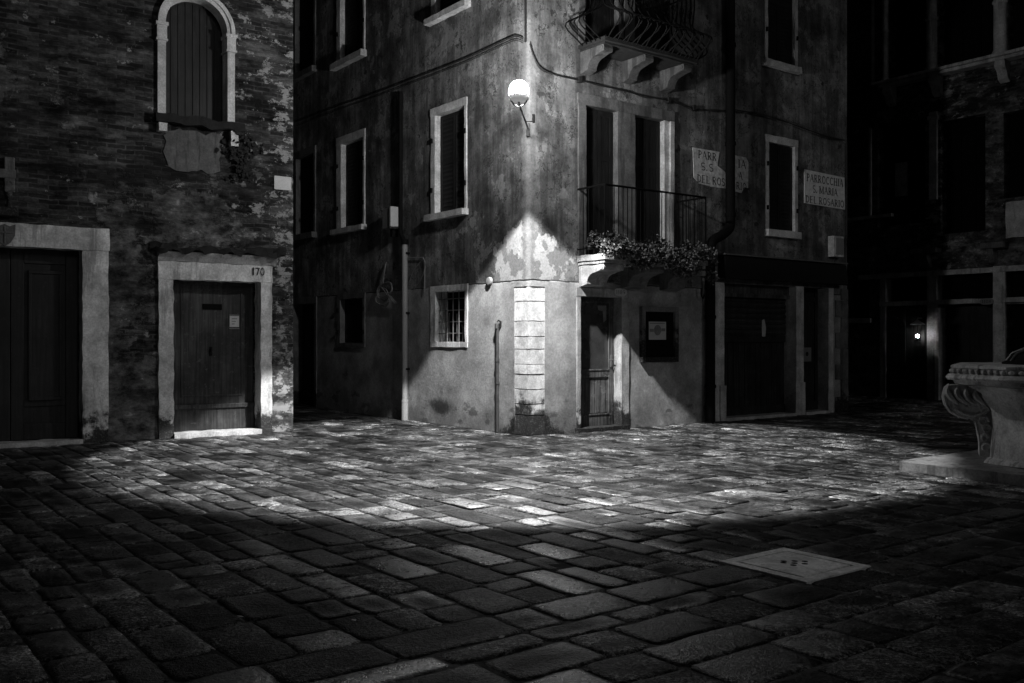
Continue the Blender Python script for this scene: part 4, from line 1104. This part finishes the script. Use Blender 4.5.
# little lantern on the panelling
s, z = FB.S(917.5, -.25), Zb(917.5, 336, -.25); org = (s, -.25, z)
ln = thing('door_lantern', 'tiny glowing lantern on dark panelling beside the palace doorway', 'lantern', FB, org)
m = MB(off=org); m.lathe([(.014, -.038), (.036, -.015), (.038, .015), (.016, .038)], (s, -.25, z), 12); m.build('bulb', M['lantern'], ln, smooth=True)
m = MB(off=org)
for k in range(6):
    g_ = 2 * PI * k / 6; m.tube([(s + .1 * math.cos(g_), -.25 + .1 * math.sin(g_), z + .26), (s + .07 * math.cos(g_), -.25 + .07 * math.sin(g_), z - .1)], .008, 5)
m.lathe([(.075, 0), (.075, .02)], (s, -.25, z - .12), 12); m.build('cage', M['iron'], ln)
m = MB(off=org); m.lathe([(.17, 0), (.16, .02), (.05, .09), (.02, .12)], (s, -.25, z + .27), 14); m.tube([(s, -.25, z + .38), (s, -.25, z + .43), (s, -.02, z + .43)], .012, 6); m.build('cap', M['irongrey'], ln, smooth=True)

# ================================================================== WELL-HEAD
WC = Vector((5.86, 10.28)); FW = Frame(WC.x, WC.y, *UR)
ST = 1.13
m = MB(); m.box(-ST, ST, -ST, ST, -.02, .10)
solo('well_step', m, M['step_stone'], 'low worn square stone step under the carved well-head', 'step', FW, (0, 0, 0), rough=(.012, 3, .14), smooth=True)
wb = .102
well = bpy.data.objects.new('stone_well', None); COL.objects.link(well); well.location = (WC.x, WC.y, wb)
props(well, 'carved octagonal stone well-head with leafy corner scrolls standing on step', 'well')
A0 = PI + .14 - .28      # a vertex towards the left of the square
WS = 1.09
def octo(prof, twist=0.0):
    m = MB(); prof = [(r * WS, z) for r, z in prof]; m.lathe(prof, (0, 0, 0), 8, A0); return m
m = octo([(.66, 0), (.64, .03), (.60, .06), (.56, .42), (.58, .58), (.68, .76), (.80, .84)]); m.build('body', M['wellstone'], well, rough=(.012, 3, .12), smooth=True)
m = octo([(.84, .845), (.93, .86), (.95, .90), (1.0, .905), (1.02, .93), (1.0, .965), (.955, .97), (.955, 1.03), (.97, 1.035), (.97, 1.06), (.93, 1.075), (.45, 1.075)]); rim = m.build('rim', M['wellstone'], well, rough=(.004, 5, .12), smooth=True)
m = MB()
def ov(k): return WS * Vector((math.cos(A0 + 2 * PI * k / 8), math.sin(A0 + 2 * PI * k / 8)))
for k in range(8):
    a, b = ov(k) * .962, ov(k + 1) * .962
    for i in range(9):
        p = a.lerp(b, (i + .5) / 9)
        m.lathe([(.006, -.026), (.024, -.016), (.03, 0), (.024, .016), (.006, .026)], (p.x, p.y, 1.0), 8)
m.build('bead_row', M['wellstone'], rim, smooth=True)
# corner scrolls: S-profile plate with leaf relief
prof = [(.45, .84), (.93, .84), (.965, .80), (.98, .70), (.965, .62), (.92, .54), (.84, .49), (.755, .46), (.71, .42), (.69, .34), (.675, .26), (.67, .16), (.665, .06), (.50, .03)]
for k in (0, 2, 4, 6):
    d = Matrix.Rotation(-.24, 2) @ ov(k); nrm = Vector((-d.y, d.x)).normalized()
    half = .085
    m = MB()
    def pt(r, z, w): q = d * r + nrm * w; return (q.x, q.y, z)
    n = len(prof)
    hw = [half] * n
    vs = [pt(r, z, -half * (.8 if r > .9 else 1)) for r, z in prof] + [pt(r, z, half * (.8 if r > .9 else 1)) for r, z in prof]
    m.add(vs, [list(range(n)), list(range(2 * n - 1, n - 1, -1))] + [(i, n + i, n + (i + 1) % n, (i + 1) % n) for i in range(n)])
    cs_ = m.build('corner_scroll', M['wellstone'], well, rough=(.01, 6, .05), smooth=True)
    lf_ = MB()
    for sg in (-1, 1):
        w = half * .93 * sg
        for j in range(6):   # curling leaf ribs at the top
            c0 = .955 - .085 * j
            pts = [pt(c0 - .07 * t + .03 * math.sin(t * 4), .815 - .012 * j - .19 * t * (1 - .05 * j), w + sg * (.012 + .014 * math.sin(PI * t))) for t in [q / 7 for q in range(8)]]
            lf_.tube(pts, [.012, .024, .032, .034, .032, .028, .02, .008], 6)
            lf_.tube([pt(c0 - .07 + .03 * math.cos(a) - .01, .625 - .004 * j + .028 * math.sin(a), w + sg * .012) for a in [q * .7 for q in range(9)]], [.014 - .001 * q for q in range(9)], 6)
        # rolled outer border of the leaf
        lf_.tube([pt(r, z, w + sg * .006) for r, z in [(.90, .57), (.82, .52), (.73, .50), (.64, .54), (.57, .62), (.53, .72), (.53, .8)]], [.012, .018, .02, .02, .02, .018, .01], 6)
        for cx_, cz_, rr_ in ((.62, .56, .05), (.63, .44, .06), (.60, .36, .055), (.62, .26, .045), (.61, .15, .05)):
            lf_.tube([pt(cx_ - rr_ * .8 * math.cos(a) * (1 - a / 14), cz_ + rr_ * math.sin(a) * (1 - a / 14), w + sg * .008) for a in [q * .5 for q in range(17)]], [.024 - .001 * q for q in range(17)], 6)
    # leaf ribs over the front edge
    for w in (-.06, 0, .06):
        lf_.tube([pt(r + .012, z, w) for r, z in prof[1:8]], [.012, .02, .026, .026, .024, .02, .01], 6)
    lf_.build('leaf_carving', M['wellstone'], cs_, smooth=True)
m = MB(); m.lathe([(.5, 0), (.5, .02), (.44, .04), (.4, .1), (.25, .17), (.06, .2), (.02, .22)], (0, 0, 1.075), 24)
ld = m.build('lid', M['iron'], well, smooth=True)
m = MB()
for k in range(10):
    g_ = 2 * PI * k / 10; m.tube([(.46 * math.cos(g_), .46 * math.sin(g_), 1.105), (.4 * math.cos(g_), .4 * math.sin(g_), 1.19), (.25 * math.cos(g_), .25 * math.sin(g_), 1.26), (.03 * math.cos(g_), .03 * math.sin(g_), 1.30)], .014, 6)
m.build('lid_rib', M['irongrey'], ld, smooth=True)

# ================================================================== GROUND
def pq(X, Y): return ((X - .24) * UR[0] + (Y - 14.2) * UR[1], (X - .24) * UR[1] - (Y - 14.2) * UR[0])
def xy(p, q): return (.24 + p * UR[0] + q * UR[1], 14.2 + p * UR[1] - q * UR[0])
m = MB(); G = 60
m.quad((-G, -G, -.045), (G, -G, -.045), (G, G, -.045), (-G, G, -.045))
props(m.build('ground', M['joint'], None), kind='structure')

m = MB(); m.quad((-16, 2, -.0105), (20, 2, -.0105), (20, 30, -.0105), (-16, 30, -.0105)); props(m.build('joint_sand', M['joint'], None), kind='structure')
rs = random.Random(3)
verts, faces, tones, glosses = [], [], [], []
def vis(X, Y):
    return 2.6 < Y < 29 and abs(X) < Y * .62 + 1.8
def inside_bld(p, q, X, Y):
    if p > .3 and q < -.3 and p < SXR - .4: return True
    a = (Vector((X, Y)) - FA.o)
    if a.dot(FA.n) > .4 and a.dot(FA.u) < -.4: return True
    b = (Vector((X, Y)) - FB.o)
    if b.dot(FB.n) > .4: return True
    w = Vector((X, Y)) - WC
    return abs(w.dot(FW.u)) < ST - .5 and abs(w.dot(FW.n)) < ST - .5
def add_stone(p0, p1, q0, q1, longp):
    X, Y = xy((p0 + p1) / 2, (q0 + q1) / 2)
    if not vis(X, Y) or inside_bld((p0 + p1) / 2, (q0 + q1) / 2, X, Y): return
    near = Y < 13
    nx, ny = (7, 5) if near else (4, 3)
    if not longp: nx, ny = ny, nx
    gap = rs.uniform(.002, .006)
    if abs(((p0 + p1) / 2)) < 0: pass
    h = rs.uniform(-.0025, .0015); tx, ty = rs.gauss(0, .0045), rs.gauss(0, .0045)
    kind = rs.random()
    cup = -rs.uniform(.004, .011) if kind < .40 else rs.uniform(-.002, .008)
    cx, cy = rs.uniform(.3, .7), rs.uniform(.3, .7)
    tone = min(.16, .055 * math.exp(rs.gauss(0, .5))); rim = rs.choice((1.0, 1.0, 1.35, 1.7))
    if rs.random() < .03: tone = rs.uniform(.13, .2)
    gloss = rs.random() ** 1.1
    b = len(verts); seed = rs.uniform(0, 99)
    W, L = p1 - p0 - 2 * gap, q1 - q0 - 2 * gap
    ex = min(.022, W * .1); 
    def par(i, n, D):   # inner grid plus a rim ring
        e = rs_edge / D
        if i == 0: return 0.0
        if i == n - 1: return 1.0
        if n <= 3: return .5
        return e + (1 - 2 * e) * (i - 1) / (n - 3) if n > 3 else .5
    rs_edge = .03
    for j in range(ny):
        for i in range(nx):
            u, v = par(i, nx, W), par(j, ny, L)
            pp = p0 + gap + W * u; qq = q0 + gap + L * v
            nv = noise.noise_vector(Vector((pp * 6 + seed, qq * 6, seed)))
            corner = (i in (0, nx - 1)) and (j in (0, ny - 1))
            edge = (i in (0, nx - 1)) or (j in (0, ny - 1))
            z = h + tx * (u - .5) + ty * (v - .5) + nv.z * .003
            r2 = ((u - cx) / .42) ** 2 + ((v - cy) / .42) ** 2
            z += cup * math.exp(-r2 * 1.1)
            if edge: z -= .007
            if corner:
                k_ = rs.uniform(.008, .034); pp += (.5 - u) * 2 * k_; qq += (.5 - v) * 2 * k_; z -= .004
            pp += nv.x * .017; qq += nv.y * .017
            x_, y_ = xy(pp, qq)
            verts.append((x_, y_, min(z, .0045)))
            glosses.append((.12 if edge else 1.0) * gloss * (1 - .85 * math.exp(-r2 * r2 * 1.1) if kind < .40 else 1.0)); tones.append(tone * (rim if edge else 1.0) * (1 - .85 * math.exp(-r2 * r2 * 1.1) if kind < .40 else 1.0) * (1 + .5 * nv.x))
    for j in range(ny - 1):
        for i in range(nx - 1):
            a = b + j * nx + i
            faces.append((a, a + nx, a + nx + 1, a + 1))
    ring = [b + i for i in range(nx)] + [b + j * nx + nx - 1 for j in range(1, ny)] + [b + (ny - 1) * nx + i for i in range(nx - 2, -1, -1)] + [b + j * nx for j in range(ny - 2, 0, -1)]
    c = len(verts)
    for r_ in ring: x_, y_, z_ = verts[r_]; verts.append((x_, y_, -.07)); tones.append(tone * .5); glosses.append(0.0)
    for k in range(len(ring)):
        k2 = (k + 1) % len(ring)
        faces.append((ring[k], ring[k2], c + k2, c + k))
Q0 = 7.13
top0 = Q0
while top0 > -20:
    bl_ = rs.uniform(1.7, 3.0)
    p = -26.0 - rs.random() * .3
    while p < 26:
        w = rs.uniform(.17, .33); top = top0
        while top > top0 - bl_ + .02:
            l = min(rs.uniform(.22, .68), top - (top0 - bl_))
            if top - l - (top0 - bl_) < .16: l = top - (top0 - bl_)
            add_stone(p, p + w, top - l, top, False); top -= l
        p += w
    top0 -= bl_
q = Q0
while q < 15:
    w = rs.uniform(.2, .37); p = -22 + rs.uniform(0, .6)
    while p < 18:
        l = rs.uniform(.26, .72)
        add_stone(p, p + l, q, q + w, True); p += l
    q += w
me = bpy.data.meshes.new('paving'); me.from_pydata(verts, [], faces); me.update()
at = me.attributes.new('tone', 'FLOAT', 'POINT'); at.data.foreach_set('value', tones)
at = me.attributes.new('gloss', 'FLOAT', 'POINT'); at.data.foreach_set('value', glosses)
me.polygons.foreach_set('use_smooth', [True] * len(faces))
me.materials.append(M['paving'])
pv = bpy.data.objects.new('paving', me); COL.objects.link(pv); props(pv, kind='structure')

lm = MB(); rl = random.Random(21)
for k in range(70):
    Y = rl.uniform(3.8, 13); X = rl.uniform(-.55, .55) * Y
    a = rl.uniform(0, 6.28); r_ = rl.uniform(.006, .02)
    lm.add([(X + r_ * math.cos(a + q * 1.05) * (1.6 if q % 3 == 0 else .8), Y + r_ * math.sin(a + q * 1.05), .007 + rl.uniform(0, .009)) for q in range(6)], [list(range(6))])
props(lm.build('leaf_litter', M['petal']), kind='stuff')

# white stone manhole cover
mc = [((722, 564)), (779, 548), (868, 567), (812, 583)]
pts = [Vector(((x - CX) / FPX * (FPX * CAMZ / (y - HY)), FPX * CAMZ / (y - HY))) for x, y in mc]
cen = sum(pts, Vector((0, 0))) / 4; FM = Frame(cen.x, cen.y, *UR); hs_ = .335
man = thing('manhole_cover', 'square white stone drain cover set flush in dark paving', 'drain cover', FM)
m = MB(); t = .075
m.box(-hs_, hs_, -hs_, -hs_ + t, -.05, .010); m.box(-hs_, hs_, hs_ - t, hs_, -.05, .010); m.box(-hs_, -hs_ + t, -hs_ + t + .001, hs_ - t - .001, -.05, .0098); m.box(hs_ - t, hs_, -hs_ + t + .001, hs_ - t - .001, -.05, .0098)
m.build('frame', M['manhole'], man, bevel=.003)
m = MB(); i_ = hs_ - t - .017; m.box(-i_, i_, -i_, i_, -.05, .0105); lid = m.build('lid', M['manhole'], man, bevel=.003)
m = MB()
for k, (a, b) in enumerate(((0, 0), (.05, .035), (-.05, -.03), (.04, -.05), (-.045, .05), (.095, -.01), (-.01, .075))):
    m.lathe([(.021, 0), (.021, .0004)], (a, b, .0107), 10)
m.build('drain_hole', M['black'], lid)
m = MB(); m.box(-i_, i_, -.5 * i_ - .003, -.5 * i_, .0106, .0109) if False else None

# ================================================================== CAMERA, SKY, RENDER
cam = bpy.data.cameras.new('camera'); co = bpy.data.objects.new('camera', cam); COL.objects.link(co)
co.location = (0, 0, CAMZ); co.rotation_euler = (PI / 2, 0, 0)
cam.sensor_width = 36; cam.lens = FPX / 1024 * 36; cam.shift_y = -(341.5 - HY) / 1024; cam.clip_end = 400; cam.clip_start = .05
scene.camera = co

w = bpy.data.worlds.new('World'); scene.world = w; w.use_nodes = True
nt = w.node_tree; nt.nodes.clear()
sky = nt.nodes.new('ShaderNodeTexSky'); sky.sky_type = 'NISHITA'; sky.sun_disc = False
sky.sun_elevation = math.radians(18); sky.sun_rotation = math.radians(144)
bwn = nt.nodes.new('ShaderNodeRGBToBW'); bg = nt.nodes.new('ShaderNodeBackground'); wo = nt.nodes.new('ShaderNodeOutputWorld')
nt.links.new(sky.outputs[0], bwn.inputs[0]); nt.links.new(bwn.outputs[0], bg.inputs[0]); nt.links.new(bg.outputs[0], wo.inputs[0])
bg.inputs[1].default_value = 0.0025
fill_sun = light('SUN', 'fill_sun', (0, 0, 20), .12, angle=math.radians(14)); fill_sun.rotation_euler = (math.radians(72), 0, math.radians(36))  # added faint fill from behind the camera, standing in for ambient light
bg.inputs[1].default_value = 0.0014
scene.view_settings.view_transform = 'Standard'; scene.view_settings.look = 'None'
scene.view_settings.exposure = 0.0; scene.view_settings.gamma = 1.0
scene.view_settings.use_curve_mapping = False
scene.cycles.max_bounces = 4; scene.cycles.use_denoising = True
scene.cycles.sample_clamp_indirect = 4.0
